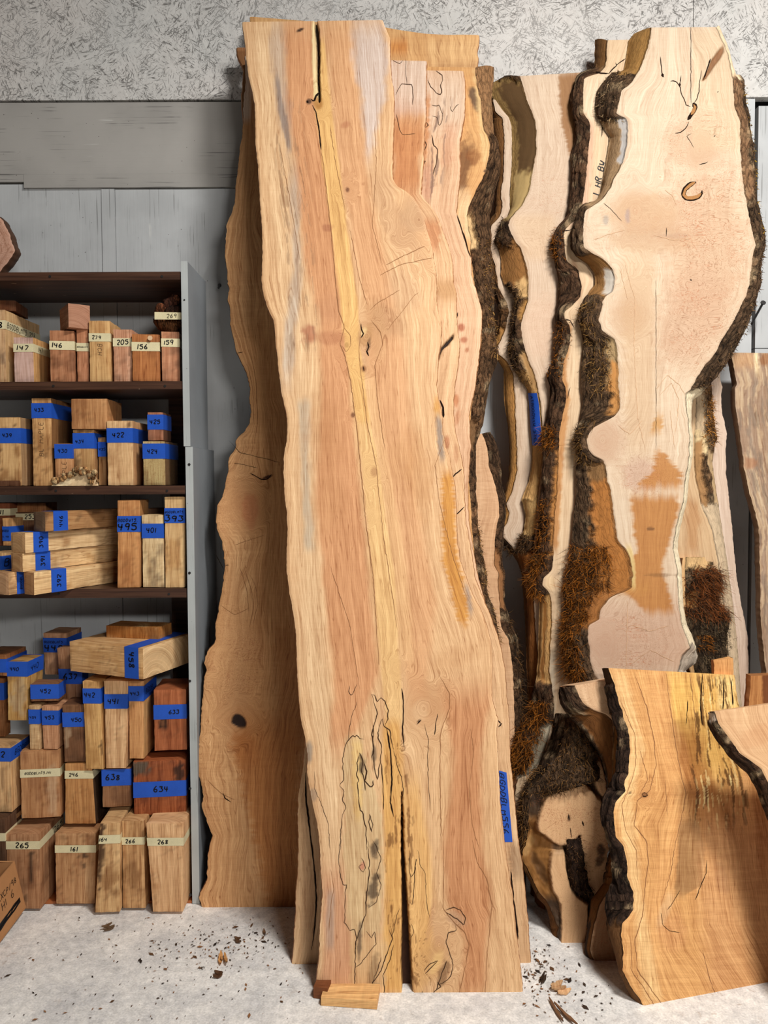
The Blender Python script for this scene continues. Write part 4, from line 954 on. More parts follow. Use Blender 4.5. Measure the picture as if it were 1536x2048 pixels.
M_R = [(1433,54),(1440,75),(1449,90),(1455,105),(1460,130),(1466,160),(1468,185),(1470,215),(1480,240),(1482,300),(1485,350),(1488,380),(1495,410),(1500,440),(1508,470),(1512,490),(1506,512),(1503,540),(1498,570),(1492,592),(1483,610),(1470,638),(1455,662),(1442,682),(1434,700),(1424,715),(1411,730),(1399,748),(1386,770),(1380,780),(1371,786),(1372,800),(1374,830),(1378,860),(1379,880),(1378,910),(1373,940),(1369,970),(1366,1000),(1353,1050),(1347,1080),(1346,1100),(1353,1130),(1355,1170),(1357,1210),(1363,1250),(1375,1280),(1380,1295),(1366,1308),(1360,1325),(1356,1342),(1352,1400),(1345,1500),(1340,FL(1340,2.44))]
M_RB = [(1433,54),(1449,90),(1460,130),(1470,152),(1479,162),(1483,185),(1486,215),(1492,240),(1495,280),(1501,320),(1504,360),(1506,400),(1511,430),(1517,470),(1517,500),(1513,530),(1508,570),(1506,590),(1501,605),(1491,640),(1483,665),(1471,690),(1463,705),(1446,730),(1433,750),(1412,768),(1400,790),(1384,800),(1378,840),(1382,880),(1381,910),(1377,940),(1373,970),(1370,1000),(1358,1050),(1353,1080),(1353,1100),(1360,1130),(1362,1170),(1364,1210),(1371,1250),(1384,1275),(1389,1295),(1394,1310),(1390,1325),(1370,1340),(1356,1400),(1349,1500),(1344,1860)]
slM = slab('white_burl_maple_slab', 'broad cream burl slab fronting the right-hand stack, bark-edged, with an orange stain', 'wood slab',
    M_L, M_R, (2.44, 0.125, 0), 0.06, (240, 212, 180), gain=0.74, LB=M_B, RB=M_RB, bark='LR', fig=0.09, gs=0.55, seed=11, jit=2.0, warp=0.03, barkamp=0.013, barkcol=(92,70,50), mottle=0.03,
    streams=[[(1345,55),(1340,250),(1300,420),(1290,560),(1300,800),(1280,1000),(1280,1340)]], knots=[(1262,625,24),(1205,880,22),(1312,440,20),(1270,420,24),(1400,300,16),(1210,1290,20)],
    burls=[(1420,460,80,150,0,1.0), (1400,640,70,110,20,1.0), (1290,440,90,50,0,1.0), (1390,280,70,60,0,0.8), (1260,630,45,40,0,0.8), (1215,880,40,45,0,0.9), (1290,950,50,50,0,0.8), (1260,1290,80,60,0,0.9), (1200,460,40,40,0,0.6)],
    paint=[('blob', 1410, 500, 80, 150, 0, (226,186,150), 0.75), ('blob', 1385, 640, 60, 100, 25, (222,180,146), 0.7), ('blob', 1290, 425, 70, 40, 0, (226,184,140), 0.6), ('blob', 1390, 290, 60, 40, 0, (226,188,150), 0.5), ('blob', 1255, 640, 36, 36, 0, (226,188,150), 0.6), ('blob', 1300, 480, 90, 26, 0, (214,172,130), 0.5),
           ('band', [(500,1240,1310),(800,1250,1310),(900,1250,1300)], (226,188,146), 14, 0.6, 8), ('blob', 1215, 885, 34, 40, 0, (226,188,156), 0.6), ('blob', 1285, 950, 36, 34, 0, (222,184,158), 0.8),
           ('band', [(1195,1170,1380),(1240,1170,1380),(1345,1180,1370)], (222,184,156), 10, 0.85, 8),
           ('band', [(832,1312,1328),(865,1300,1322)], (218,158,86), 4, 0.85, 9, (40,2.2)), ('band', [(900,1308,1322),(920,1310,1340),(945,1304,1362),(965,1280,1362),(975,1275,1362)], (206,138,66), 6, 0.9, 12, (34,2.4)),
           ('band', [(992,1262,1356),(1020,1262,1358),(1050,1268,1350),(1080,1270,1342),(1100,1272,1334),(1120,1266,1328),(1150,1262,1326),(1180,1236,1338),(1200,1270,1345),(1225,1290,1345)], (204,138,72), 6, 0.95, 8, (26,7)),
           ('band', [(1168,1240,1300),(1186,1230,1300)], (214,152,84), 6, 0.8, 6), ('band', [(1090,1250,1262),(1130,1258,1270),(1175,1262,1272)], (240,208,140), 3, 0.9, 3), ('band', [(990,1222,1256),(1090,1234,1262)], (236,210,180), 5, 0.6, 6),
           ('blob', 1302, 1058, 7, 3, 0, (110,72,44), 0.7, 0.6), ('blob', 1320, 1150, 30, 3, 0, (130,88,50), 0.5, 0.7), ('blob', 1212, 440, 6, 10, 0, (170,160,150), 0.6, 0.6), ('blob', 1255, 432, 5, 12, 0, (178,160,160), 0.6, 0.5),
           ('band', [(60,1385,1440),(150,1385,1470),(300,1384,1500)], (238,208,168), 2, 0.5), ('blob', 1345, 472, 40, 5, 0, (206,168,138), 0.5, 0.5)],
    grooves=[([(92,1445,1448),(104,1434,1448),(118,1424,1440),(130,1420,1430),(142,1414,1422),(160,1404,1409)], 0.010, (150,106,70), 1.5)],
    lbare=[(50,152,0,1,(152,112,62)), (236,415,0,1,(158,128,94)), (236,330,0,0.3,(182,176,170)), (505,596,0,1,(146,106,62)), (540,585,0,0.45,(196,186,172)), (680,775,0,0.28,(168,140,100)), (725,830,0,0.22,(190,134,76)), (918,965,0,0.55,(140,104,66)),
           (960,1185,0,0.52,(170,112,58)), (1180,1260,0,0.5,(158,104,56))],
    rbare=[(40,158,0,1,(240,214,176)), (775,1290,0,1,(238,220,186)), (1290,1345,0,1,(190,176,158)), (150,400,0,0.4,(170,126,90),.5)])
moss_on(slM, 'L', 1090, 1360, 0.35, 1.0, 5200, 0.030, 11)
moss_on(slM, 'L', 600, 790, 0.15, 0.9, 700, 0.022, 12, cols=((150,112,60),(110,80,44),(70,52,34)))
moss_on(slM, 'L', 845, 915, 0.1, 0.9, 400, 0.020, 13, cols=((120,86,44),(90,66,40),(60,46,34)))
moss_on(slM, 'L', 150, 245, 0.1, 0.9, 300, 0.012, 14, cols=((150,124,90),(110,90,64),(70,56,42)), wid=0.0016)
moss_on(slM, 'R', 170, 480, 0.5, 1.0, 420, 0.008, 15, wid=0.0016, cols=((176,136,40),(130,96,40),(80,60,36)))
moss_on(slM, 'R', 480, 780, 0.2, 1.0, 800, 0.009, 16, wid=0.0016, cols=((110,82,54),(80,58,40),(56,40,28)))
lines(slM, 'inclusion', [([(1392,364),(1380,369),(1369,379),(1366,390),(1373,397),(1385,398),(1396,395),(1403,388),(1404,381)], 8.5), ([(1386,206),(1391,214),(1388,222),(1382,230),(1375,240)], 8)], M['crack'], 0.0006, 0.6)
mb = MB()
for i, (p, w) in enumerate([([(1390,365),(1380,370),(1370,380),(1367,390),(1374,396),(1385,396),(1396,393),(1402,387)], 5.6), ([(1387,209),(1390,215),(1387,222),(1382,230)], 5.5)]):
    ribbon_px(mb, p, w, slM['pl'], 0.0014, 0.5, i, True)
mb.build('inclusion', mat_plain('brown_bark_inclusion', (168, 118, 70), 0.8, 0.2, 240, 0.3, 0.2), slM['root'], attrs=False)
def pxm(p): return [(1140 + a / 3.88, 30 + b / 3.88) for a, b in p]
lines(slM, 'checks', [(pxm([(700,320),(708,400),(712,450),(730,485)]), 1.4), (pxm([(714,455),(722,480)]), 5), (pxm([(780,515),(810,512),(835,530),(855,560),(862,610),(885,650),(900,700),(935,712)]), 1.7), (pxm([(852,525),(852,560)]), 4), (pxm([(860,470),(856,530)]), 1.5),
    (pxm([(1020,430),(1005,520),(1000,600),(985,650),(960,690)]), 1.6), (pxm([(1090,340),(1060,430),(1040,490)]), 3.0), (pxm([(815,918),(860,910),(900,880),(925,830)]), 1.4), (pxm([(940,920),(905,940),(960,1030)]), 0.8), (pxm([(1000,1160),(1040,1155),(1070,1140)]), 1.2),
    (pxm([(260,1460),(330,1520),(400,1600)]), 0.9), (pxm([(750,1650),(745,1720)]), 1.6), (pxm([(1120,938),(1124,944)]), 4), (pxm([(1147,596),(1150,600)]), 3), (pxm([(938,2050),(936,2058)]), 4), (pxm([(938,60),(938,700)]), 0.9), ([(1312,560),(1312,900)], 0.8)], M['crack'])
lines(slM, 'grain_lines', [([(1306,470),(1345,480),(1380,478)], 0.9), ([(1330,380),(1345,392),(1352,410)], 0.7), ([(1250,530),(1270,600),(1268,700),(1275,830),(1290,900)], 0.9), ([(1240,540),(1255,600)], 0.8), ([(1235,850),(1260,870),(1285,840)], 0.9), ([(1310,780),(1335,750),(1360,770),(1370,790)], 0.9), ([(1320,790),(1342,765),(1358,800),(1350,870)], 0.9), ([(1340,820),(1350,900)], 0.8), ([(1185,480),(1215,470),(1250,460)], 0.8), ([(1262,1250),(1300,1262),(1340,1250)], 0.8), ([(1260,1330),(1300,1300),(1350,1325)], 0.8), ([(1255,1200),(1252,1340)], 0.8)], mat_plain('pale_grain_line', (206, 168, 132), 0.9, 0.05, 200, 0.3, 0), amp=2.0)

# --- slab with the pencilled note
L_L = [(1215,80),(1214,100),(1213,120),(1211,133),(1199,146),(1180,151),(1169,156),(1167,169),(1166,194),(1167,225),(1180,244),(1181,267),(1177,298),(1175,329),(1171,367),(1165,408),(1159,433),(1140,448),(1131,458),(1128,473),(1130,500),(1134,521),(1145,531),(1156,542),(1162,573),(1160,594),(1144,612),(1129,623),(1130,637),(1140,650),(1141,673),(1136,702),(1126,729),(1125,760),(1132,777),(1133,796),(1125,833),(1119,865),(1117,931),(1115,983),(1110,1033),(1107,1083),(1108,1110),(1104,1140),(1088,1155),(1086,1171),(1099,1185),(1104,1202),(1104,1254),(1101,1296),(1099,1342),(1106,1387),(1109,1408),(1107,1442),(1098,1471),(1090,1502),(1078,1527),(1057,1550),(1038,1556),(1032,1570),(1030,1592),(1032,1623),(1036,1654),(1042,1696),(1060,1720),(1110,1750),(1125,1800),(1128,FL(1128,2.53))]
L_B = [(1191,86),(1190,140),(1180,148),(1157,158),(1144,183),(1140,204),(1148,225),(1150,256),(1150,287),(1143,315),(1144,350),(1141,402),(1137,444),(1115,467),(1102,492),(1112,515),(1113,531),(1118,562),(1117,604),(1115,646),(1114,687),(1112,725),(1098,740),(1096,756),(1102,771),(1101,800),(1094,842),(1086,871),(1088,921),(1084,962),(1080,1017),(1075,1083),(1069,1108),(1058,1140),(1060,1165),(1069,1187),(1080,1198),(1078,1275),(1077,1321),(1073,1362),(1065,1392),(1063,1425),(1046,1450),(1030,1477),(1023,1508),(1024,1540),(1026,1570),(1028,1620),(1034,1690),(1056,1725),(1106,1755),(1120,1865)]
slL = slab('pencilled_bark_slab', 'narrow cream slab edge marked 1 HR BW, dark bark on its left', 'wood slab',
    L_L, [(1300,79),(1290,140),(1290,400),(1262,600),(1262,900),(1230,1150),(1210,1350),(1150,1440),(1133,1490),(1112,1540),(1085,1575),(1075,1640),(1075,1700),(1160,1750),(1165,FL(1165,2.53))], (2.53, 0.115, 0), 0.05, (224, 192, 154), LB=L_B, bark='L', gain=0.88, fig=0.05, gs=0.6, seed=12, barkcol=(84,60,42), mottle=0.03, barkamp=0.011,
    streams=[[(1240,79),(1190,200),(1200,300),(1180,430),(1150,480),(1180,560),(1150,650),(1145,800),(1135,950),(1125,1100),(1110,1250),(1110,1400),(1080,1540),(1045,1680)]],
    paint=[('band', [(145,1165,1240),(250,1165,1215)], (232,204,170), 8, 0.8), ('band', [(245,1175,1189),(330,1172,1186),(430,1150,1170),(455,1128,1150)], (222,176,144), 3, 0.8, 2), ('band', [(520,1142,1152),(580,1160,1166),(600,1150,1162)], (190,140,104), 3, 0.7, 2), ('band', [(650,1136,1144),(740,1122,1132),(800,1124,1140),(900,1112,1128),(1000,1108,1122),(1100,1102,1116)], (196,134,72), 3.5, 0.85, 3, (12,6)),
           ('band', [(1300,1098,1110),(1420,1098,1110),(1500,1080,1098),(1550,1040,1075)], (200,190,168), 4, 0.5, 3), ('blob', 1100, 1165, 10, 16, 0, (238,206,160), 0.7), ('band', [(1600,1030,1050),(1700,1036,1060)], (190,140,104), 5, 0.6, 5)],
    lbare=[(50,142,0,1,(112,78,44)), (900,1110,0,0.12,(186,128,70)), (1190,1360,0,1,(196,152,96)), (1200,1360,0.35,0.6,(168,116,62)), (1450,1560,0,0.35,(176,164,140)), (1560,1800,0,1,(150,100,66))])
for y0, y1, t0, n, ln in ((460,520,0,300,.018), (640,760,0,500,.014), (855,900,.1,700,.024), (1000,1110,.1,700,.018), (1110,1190,.25,1500,.026), (1400,1560,.25,3000,.030)):
    moss_on(slL, 'L', y0, y1, t0, 1.0, n, ln, int(y0))
lines(slL, 'checks', [(pxm([(200,440),(240,450),(300,455)]), 2.6), (pxm([(300,455),(350,400),(370,380),(430,340)]), 1.6), (pxm([(355,370),(360,400)]), 1.6), ([(1128,460),(1136,462),(1143,459)], 1.8), ([(1145,531),(1156,542),(1162,573),(1160,594)], 1.4), ([(1129,637),(1140,641),(1148,655)], 1.6), ([(1135,797),(1140,775)], 1.2), ([(1203,275),(1206,240)], 1.3)], M['crack'])
q = face_quad(slL, [(1183,388),(1199,392),(1213,322),(1197,318)], 0.0)
write_on(q, '1 HR BW', slL['root'], (0.02, 0.0, 0.98, 1.0), 1, seed=3, wt=0.95, mat=M['ink'])

# --- pale slab with the big wane
J_L = [(1040,152),(1042,160),(1047,171),(1052,194),(1063,221),(1071,242),(1073,262),(1072,308),(1066,340),(1059,381),(1044,412),(1021,436),(1016,450),(1021,462),(1030,481),(1042,496),(1046,508),(1053,531),(1057,552),(1057,598),(1048,629),(1042,646),(1044,667),(1050,698),(1061,729),(1069,746),(1077,777),(1082,808),(1086,854),(1087,875),(1088,900),(1084,930),(1075,1008),(1073,1046),(1067,1094),(1064,1120),(1068,1200),(1075,1300),(1085,1400),(1090,FL(1090,2.62))]
J_B = [(1012,153),(987,165),(978,178),(986,198),(1002,221),(1015,235),(1022,254),(1024,287),(1024,329),(1022,360),(1020,392),(1021,417),(1015,437),(1009,447),(996,465),(990,485),(998,500),(1003,520),(1002,550),(1008,570),(1017,578),(1030,592),(1036,615),(1032,633),(1029,667),(1018,698),(1023,725),(1032,746),(1050,771),(1056,779),(1059,812),(1061,854),(1065,896),(1065,931),(1059,962),(1048,990),(1044,1000),(1052,1029),(1050,1058),(1040,1077),(1037,1092),(1032,1101),(1040,1121),(1048,1150),(1053,1181),(1056,1233),(1054,1331),(1058,1425),(1065,1600),(1072,1850)]
slJ = slab('pale_waney_slab', 'pale pinkish slab with a hollow bark-lined left edge, third in the right-hand stack', 'wood slab',
    J_L, [(1195,143),(1195,300),(1185,500),(1170,700),(1165,900),(1150,1200),(1140,1400),(1125,FL(1125,2.62))], (2.62, 0.102, 0), 0.05, (222, 194, 166), LB=J_B, bark='L', gain=0.86, fig=0.08, gs=0.55, seed=13, barkcol=(80,58,40), mottle=0.03, warp=0.02,
    burls=[(1090,420,60,80,0,0.5), (1100,640,50,60,0,0.3)],
    paint=[('band', [(143,1115,1200),(190,1118,1200),(250,1124,1200),(300,1136,1200),(345,1150,1200)], (158,108,58), 4, 0.92, 6, (26,3)), ('band', [(150,1046,1112),(250,1070,1120)], (230,202,172), 10, 0.6), ('band', [(430,1020,1110),(520,1050,1120)], (226,192,154), 10, 0.6), ('blob', 1085, 655, 40, 60, 0, (232,196,166), 0.5), ('band', [(850,1088,1110),(1080,1064,1100)], (206,160,108), 6, 0.6)],
    lbare=[(160,440,0,1,(146,116,70)), (165,345,0,0.75,(92,68,42)), (345,440,0,0.8,(176,148,98)), (485,572,0,1,(150,104,58)), (560,592,0,0.5,(214,172,116)), (740,1000,0,1,(196,152,96)), (1000,1075,0,1,(206,166,108)), (1105,1900,0,1,(150,94,48)), (700,745,0,.3,(214,184,140)), (600,640,0,.25,(190,140,80)), (700,770,0,0.3,(176,136,88))])
moss_on(slJ, 'L', 440, 500, 0.1, 1.0, 300, 0.014, 21, cols=((96,66,40),(66,46,30),(46,34,24)))
moss_on(slJ, 'L', 575, 770, 0.3, 1.0, 900, 0.016, 22, cols=((110,80,46),(70,50,32),(46,34,24)))
moss_on(slJ, 'L', 1072, 1105, 0.1, 1.0, 500, 0.020, 23, cols=((96,66,36),(66,46,28),(46,34,24)))
def strip_tape(sl, sd, y0, y1, t0, t1, mat, lift):
    s = sl['strips'][sd]; r = np.where((s['V'][:, 0] > y0) & (s['V'][:, 0] < y1))[0]; c = np.where((s['K'][0] >= t0) & (s['K'][0] <= t1))[0]
    P = s['P'][r[0]:r[-1] + 1, c[0]:c[-1] + 1]
    sm = P.copy()
    for _ in range(12):
        sm[1:-1] = (sm[:-2] + sm[1:-1] + sm[2:]) / 3; sm[:, 1:-1] = (sm[:, :-2] + sm[:, 1:-1] + sm[:, 2:]) / 3
    off = s['on'][r[0]:r[-1] + 1][:, None] * lift + np.array([0, -lift, 0])
    mb = MB(); mb.grid(sm + off, flip=False)
    return mb.build('tape', M[mat], sl['root'], attrs=False, smooth=True), sm + off
tp, TG = strip_tape(slJ, 'L', 784, 892, 0.06, 0.98, 'blue', 0.004)
write_on([TG[-1, -1], TG[-1, 0], TG[0, 0], TG[0, -1]], 'LYFE WYNDOORTA', tp, (0.22, 0.05, 0.80, 0.95), 1, seed=9, wt=0.9, lift=0.0015, surf=TG[:, ::-1])

# --- thin slab edge behind it
K_L = [(986,198),(991,223),(1005,235),(1008,256),(1009,287),(1007,360),(1002,385),(1005,412),(1000,433),(984,450),(981,475),(982,500),(990,530),(995,560),(996,575),(1004,588),(1014,605),(1018,625),(1011,658),(1002,681),(994,695),(997,708),(1013,721),(1026,746),(1030,781),(1032,844),(1035,896),(1035,942),(1025,983),(1017,1002),(1013,1007),(1019,1025),(1016,1044),(1005,1060),(1007,1075),(1024,1092),(1042,1121),(1052,1150),(1058,1250),(1065,1500),(1070,FL(1070,2.70))]
K_B = [(986,196),(984,240),(987,277),(990,296),(998,308),(1001,340),(996,375),(991,402),(989,433),(977,450),(976,480),(978,500),(985,560),(990,580),(1000,605),(1002,640),(996,670),(988,690),(988,700),(994,715),(1009,740),(1009,802),(1017,854),(1021,900),(1019,952),(1011,990),(1008,1008),(1009,1029),(998,1046),(994,1067),(1000,1079),(1016,1094),(1036,1121),(1046,1150),(1053,1250),(1060,1500),(1064,1820)]
slK = slab('thin_edge_slab', 'slab showing only a thin pale edge, behind the pale pinkish slab of the right-hand stack', 'wood slab',
    K_L, [(1080,198),(1085,600),(1085,1100),(1085,1500),(1085,FL(1085,2.70))], (2.70, 0.090, 0), 0.04, (206, 180, 154), LB=K_B, bark='L', fig=0.08, gs=0.6, seed=14, barkcol=(96,66,40),
    lbare=[(200,440,0,1,(120,82,46)), (440,560,0,1,(112,78,46)), (660,1080,0,1,(176,126,70)), (1075,1100,0,1,(60,42,28)), (1100,1900,0,1,(120,78,42))])
moss_on(slK, 'L', 1050, 1105, 0.2, 1.0, 400, 0.022, 31, cols=((110,76,40),(76,52,30),(50,36,24)))

# --- planks to the right of the burl slab
slR1 = slab('pale_narrow_plank', 'pale narrow plank leaning at the wall right of the cream burl slab', 'wood slab',
    [(1408,728),(1410,900),(1420,1000),(1435,1150),(1450,1270),(1458,FL(1458,2.80))], [(1438,730),(1441,758),(1445,775),(1442,789),(1445,826),(1454,867),(1451,904),(1453,953),(1458,992),(1461,1021),(1465,1058),(1467,1084),(1474,1157),(1482,1204),(1496,1274),(1500,1400),(1505,FL(1505,2.80))], (2.80, 0.055, 0), 0.03, (214, 188, 166), fig=0.05, gs=0.5, seed=15)
slR2 = slab('hollow_bark_slab', 'slab with a hollow bark-lined right edge just right of the cream burl slab', 'wood slab',
    [(1335,757),(1335,1000),(1338,1200),(1340,FL(1340,2.66))], [(1385,757),(1388,775),(1392,800),(1391,850),(1389,885),(1388,905),(1389,930),(1392,960),(1398,985),(1402,1010),(1412,1030),(1424,1060),(1432,1100),(1440,1150),(1448,1220),(1455,1300),(1470,1500),(1475,FL(1475,2.66))], (2.66, 0.09, 0), 0.05, (206, 172, 132), bark='R',
    RB=[(1418,757),(1422,780),(1421,800),(1424,826),(1428,850),(1432,880),(1427,890),(1426,905),(1424,925),(1427,950),(1431,980),(1436,1010),(1440,1040),(1450,1100),(1458,1160),(1466,1220),(1474,1300),(1488,1500),(1492,1830)], fig=0.05, gs=0.7, seed=16, barkcol=(112,84,58),
    paint=[('band', [(1000,1370,1395),(1100,1375,1400)], (176,122,72), 8, 0.6, 9, (6,26))], rbare=[(770,870,0,0.4,(196,170,136)), (868,905,0,0.55,(224,196,148)), (900,1010,0.6,1,(196,164,122)), (1010,1900,0,1,(212,186,152)), (880,1010,0,0.3,(170,128,84))], barkamp=0.009)
moss_on(slR2, 'R', 780, 890, 0.3, 1.0, 700, 0.016, 41, cols=((176,120,50),(130,88,44),(80,58,38)))
slQ = slab('weathered_grey_board', 'weathered grey-brown board leaning at the right edge of the picture', 'wood slab',
    [(1462,705),(1465,719),(1474,767),(1470,777),(1471,806),(1477,847),(1482,885),(1487,914),(1488,933),(1494,959),(1500,988),(1508,1012),(1518,1055),(1520,1098),(1522,1227),(1525,1274),(1532,1333),(1545,1500),(1560,FL(1560,2.62))], [(1650,708),(1660,1200),(1670,FL(1670,2.62))], (2.62, 0.14, 0), 0.04, (160, 132, 108), fig=0.1, gs=0.9, seed=17, mottle=0.2, side=(112,86,64),
    paint=[('streak', [(700,1455,1650),(1880,1500,1670)], (206,178,142), 10, 0.55, 0.54), ('streak', [(760,1455,1650),(1300,1500,1670)], (120,104,90), 10, 0.5, 0.58), ('band', [(700,1463,1508),(735,1466,1508)], (196,150,104), 5, 0.6, 5), ('band', [(700,1508,1514),(745,1510,1518)], (238,214,170), 2, 0.9, 2), ('blob', 1530, 718, 10, 16, 20, (150,96,50), 0.7, 0.5), ('blob', 1500, 925, 14, 12, 0, (160,108,74), 0.7, 0.6)])
slP = slab('mossy_stump_slab', 'mossy bark-covered chunk standing low behind the spalted front slab', 'wood slab',
    [(1366,1116),(1362,1140),(1362,1250),(1370,1300),(1380,1345),(1380,FL(1380,2.58))], [(1372,1114),(1370,1140),(1372,1250),(1380,1300),(1390,1345),(1390,FL(1390,2.58))], (2.58, 0.10, 0), 0.10, (216, 172, 120), bark='R',
    RB=[(1418,1116),(1432,1134),(1441,1146),(1439,1180),(1432,1205),(1450,1218),(1457,1235),(1456,1290),(1452,1345),(1450,1860)], seed=18, barkcol=(74,58,42), barkamp=0.014, rbare=[(1100,1138,0,0.85,(222,182,128)), (1185,1215,0,0.25,(200,150,90))], res=3)
moss_on(slP, 'R', 1130, 1235, 0.0, 1.0, 2600, 0.034, 51, cols=((128,72,32),(88,50,26),(56,38,24)))
moss_on(slP, 'R', 1215, 1420, 0.2, 1.0, 3000, 0.010, 52, cols=((96,78,54),(72,58,40),(50,40,30)), wid=0.0013)
moss_on(slP, 'R', 1270, 1300, 0.1, 0.45, 300, 0.018, 53)

# --- low pieces at the right
slT = slab('small_triangular_burl', 'small burl piece with a pale triangular face, wedged left of the spalted front slab', 'wood slab',
    [(1150,1371),(1158,1392),(1168,1408),(1190,1422),(1212,1428),(1225,1440),(1231,1500),(1234,1600),(1236,1700),(1226,1770),(1200,1810),(1187,1860),(1180,1900),(1196,1945)], [(1262,1352),(1275,1600),(1275,1800),(1262,1950)], (2.335, 0.128, 0), 0.042, (222, 182, 142), bark='L',
    LB=[(1122,1371),(1118,1385),(1121,1405),(1134,1425),(1145,1440),(1165,1460),(1180,1480),(1195,1500),(1207,1520),(1218,1560),(1222,1600),(1226,1700),(1214,1760),(1184,1800),(1176,1860),(1170,1905),(1188,1942)], seed=19, fig=0.05, gs=0.5, burl=0.5, barkcol=(66,48,34), barkamp=0.012,
    paint=[('band', [(1440,1200,1280),(1950,1180,1280)], (128,84,46), 8, 0.8, 6)], lbare=[(1418,1760,0,0.8,(116,74,38)), (1760,1960,0,1,(110,70,34)), (1840,1935,.3,.7,(54,38,26))])
N_L = [(1217,1336),(1221,1347),(1231,1372),(1235,1391),(1240,1410),(1245,1420),(1248,1437),(1255,1453),(1259,1472),(1261,1497),(1259,1518),(1258,1547),(1252,1557),(1248,1568),(1252,1583),(1242,1593),(1231,1607),(1228,1626),(1230,1653),(1233,1675),(1248,1693),(1253,1713),(1256,1734),(1255,1752),(1260,1769),(1268,1784),(1267,1821),(1256,1836),(1245,1848),(1243,1869),(1247,1900),(1246,1942),(1258,1965),(1269,1984),(1281,2000),(1292,2025),(1300,2038)]
N_B = [(1205,1331),(1210,1357),(1219,1382),(1224,1410),(1229,1466),(1226,1507),(1225,1560),(1219,1580),(1212,1607),(1210,1643),(1217,1664),(1221,1690),(1229,1723),(1227,1757),(1213,1790),(1210,1817),(1216,1840),(1215,1859),(1225,1890),(1240,1936),(1250,1959),(1269,2004),(1281,2022),(1296,2038)]
slN = slab('spalted_front_slab', 'short orange-tan slab at the lower right with streaky yellow spalting and dark bark', 'wood slab',
    N_L, [(1470,1350),(1474,1390),(1482,1424),(1530,1480),(1600,1560),(1640,1700),(1665,1969)], (1.948, 0.288, 0.247), 0.06, (218, 162, 102), LB=N_B, bark='L', fig=0.30, gs=1.0, seed=20, warp=0.012, barkcol=(58,42,32), jit=1.5,
    streams=[[(1260,1340),(1300,1500),(1302,1580),(1270,1650),(1300,1760),(1290,1860),(1300,1990),(1340,2035)], [(1300,1340),(1330,1500),(1365,1580),(1340,1700),(1330,1800),(1345,1900),(1420,2010)], [(1400,1345),(1420,1600),(1430,1750),(1440,1850),(1520,1980)]], knots=[(1288,1590,9)],
    paint=[('band', [(1340,1285,1325),(1500,1320,1350),(1640,1340,1375),(1800,1300,1350),(1900,1300,1340)], (222,164,104), 12, 0.7, 5), ('band', [(1340,1335,1475),(1420,1345,1485),(1500,1375,1490),(1560,1390,1480)], (230,182,100), 8, 0.9, 8, (7,50)), ('band', [(1350,1436,1470),(1420,1430,1480)], (232,196,128), 6, 0.7, 6),
           ('band', [(1450,1355,1395),(1560,1365,1420),(1640,1390,1470),(1690,1390,1470)], (166,104,50), 9, 0.75, 10, (7,40)), ('streak', [(1350,1380,1480),(1660,1380,1500)], (92,56,24), 6, 0.85, 0.58), ('streak', [(1350,1400,1470),(1660,1390,1490)], (244,214,146), 6, 0.8, 0.64),
           ('band', [(1640,1358,1396),(1700,1356,1410),(1770,1350,1405),(1790,1350,1370)], (160,118,76), 3, 0.85, 3), ('blob', 1444, 1760, 12, 34, -12, (130,92,66), 0.7, 0.4), ('band', [(1640,1400,1560),(1800,1400,1600),(1990,1420,1650)], (210,154,104), 24, 0.7, 10), ('band', [(1500,1500,1560),(1600,1510,1620),(1760,1520,1640)], (176,114,60), 10, 0.6, 10),
           ('blob', 1345, 1860, 26, 40, -10, (206,146,96), 0.5), ('band', [(1336,1217,1250),(1500,1262,1290),(1600,1232,1265),(1800,1266,1285),(2030,1290,1330)], (236,194,136), 8, 0.7, 5), ('blob', 1289, 1590, 7, 5, 0, (150,100,60), 0.9), ('blob', 1260, 1586, 3, 2.5, 0, (50,34,24), 0.9), ('blob', 1330, 1820, 10, 40, 20, (226,184,136), 0.5)],
    lbare=[(1430,1560,0.6,1,(120,80,40)), (1850,2040,0,1,(110,76,46)), (1320,1370,0,1,(62,42,26))])
lines(slN, 'grain_lines', [([(1268,1345),(1295,1420),(1308,1480),(1312,1530),(1300,1580),(1275,1600),(1268,1650),(1292,1680),(1297,1720),(1290,1770),(1285,1830),(1270,1880),(1275,1940),(1310,1990),(1340,2030)], 1.7), ([(1280,1500),(1296,1560),(1278,1590)], 1.2), ([(1332,1345),(1345,1450),(1360,1540),(1372,1590),(1362,1640),(1350,1690),(1340,1750),(1322,1810)], 1.2),
    ([(1240,1400),(1270,1470),(1272,1530),(1256,1580),(1244,1610),(1250,1660),(1272,1700),(1275,1760)], 1.1), ([(1262,1880),(1262,1940),(1290,1980),(1322,2032)], 1.2), ([(1380,1347),(1388,1420),(1392,1470)], 1.2), ([(1330,1560),(1335,1630)], 1.0), ([(1405,1900),(1420,1960),(1440,2015)], 1.2)], M['fine'], amp=1.8)
lines(slN, 'checks', [([(1413,1720),(1412,1745),(1400,1775),(1390,1800)], 1.3), ([(1284,1588),(1290,1585),(1296,1590),(1288,1594),(1284,1588)], 1.8), ([(1322,1825),(1325,1850),(1340,1862),(1360,1865)], 1.0), ([(1360,1780),(1345,1805),(1335,1820)], 1.0), ([(1405,1348),(1400,1400),(1404,1450)], 2.0), ([(1376,1400),(1372,1450)], 1.5), ([(1448,1355),(1446,1420)], 2.2), ([(1462,1360),(1466,1410)], 2.5)], M['crack'])
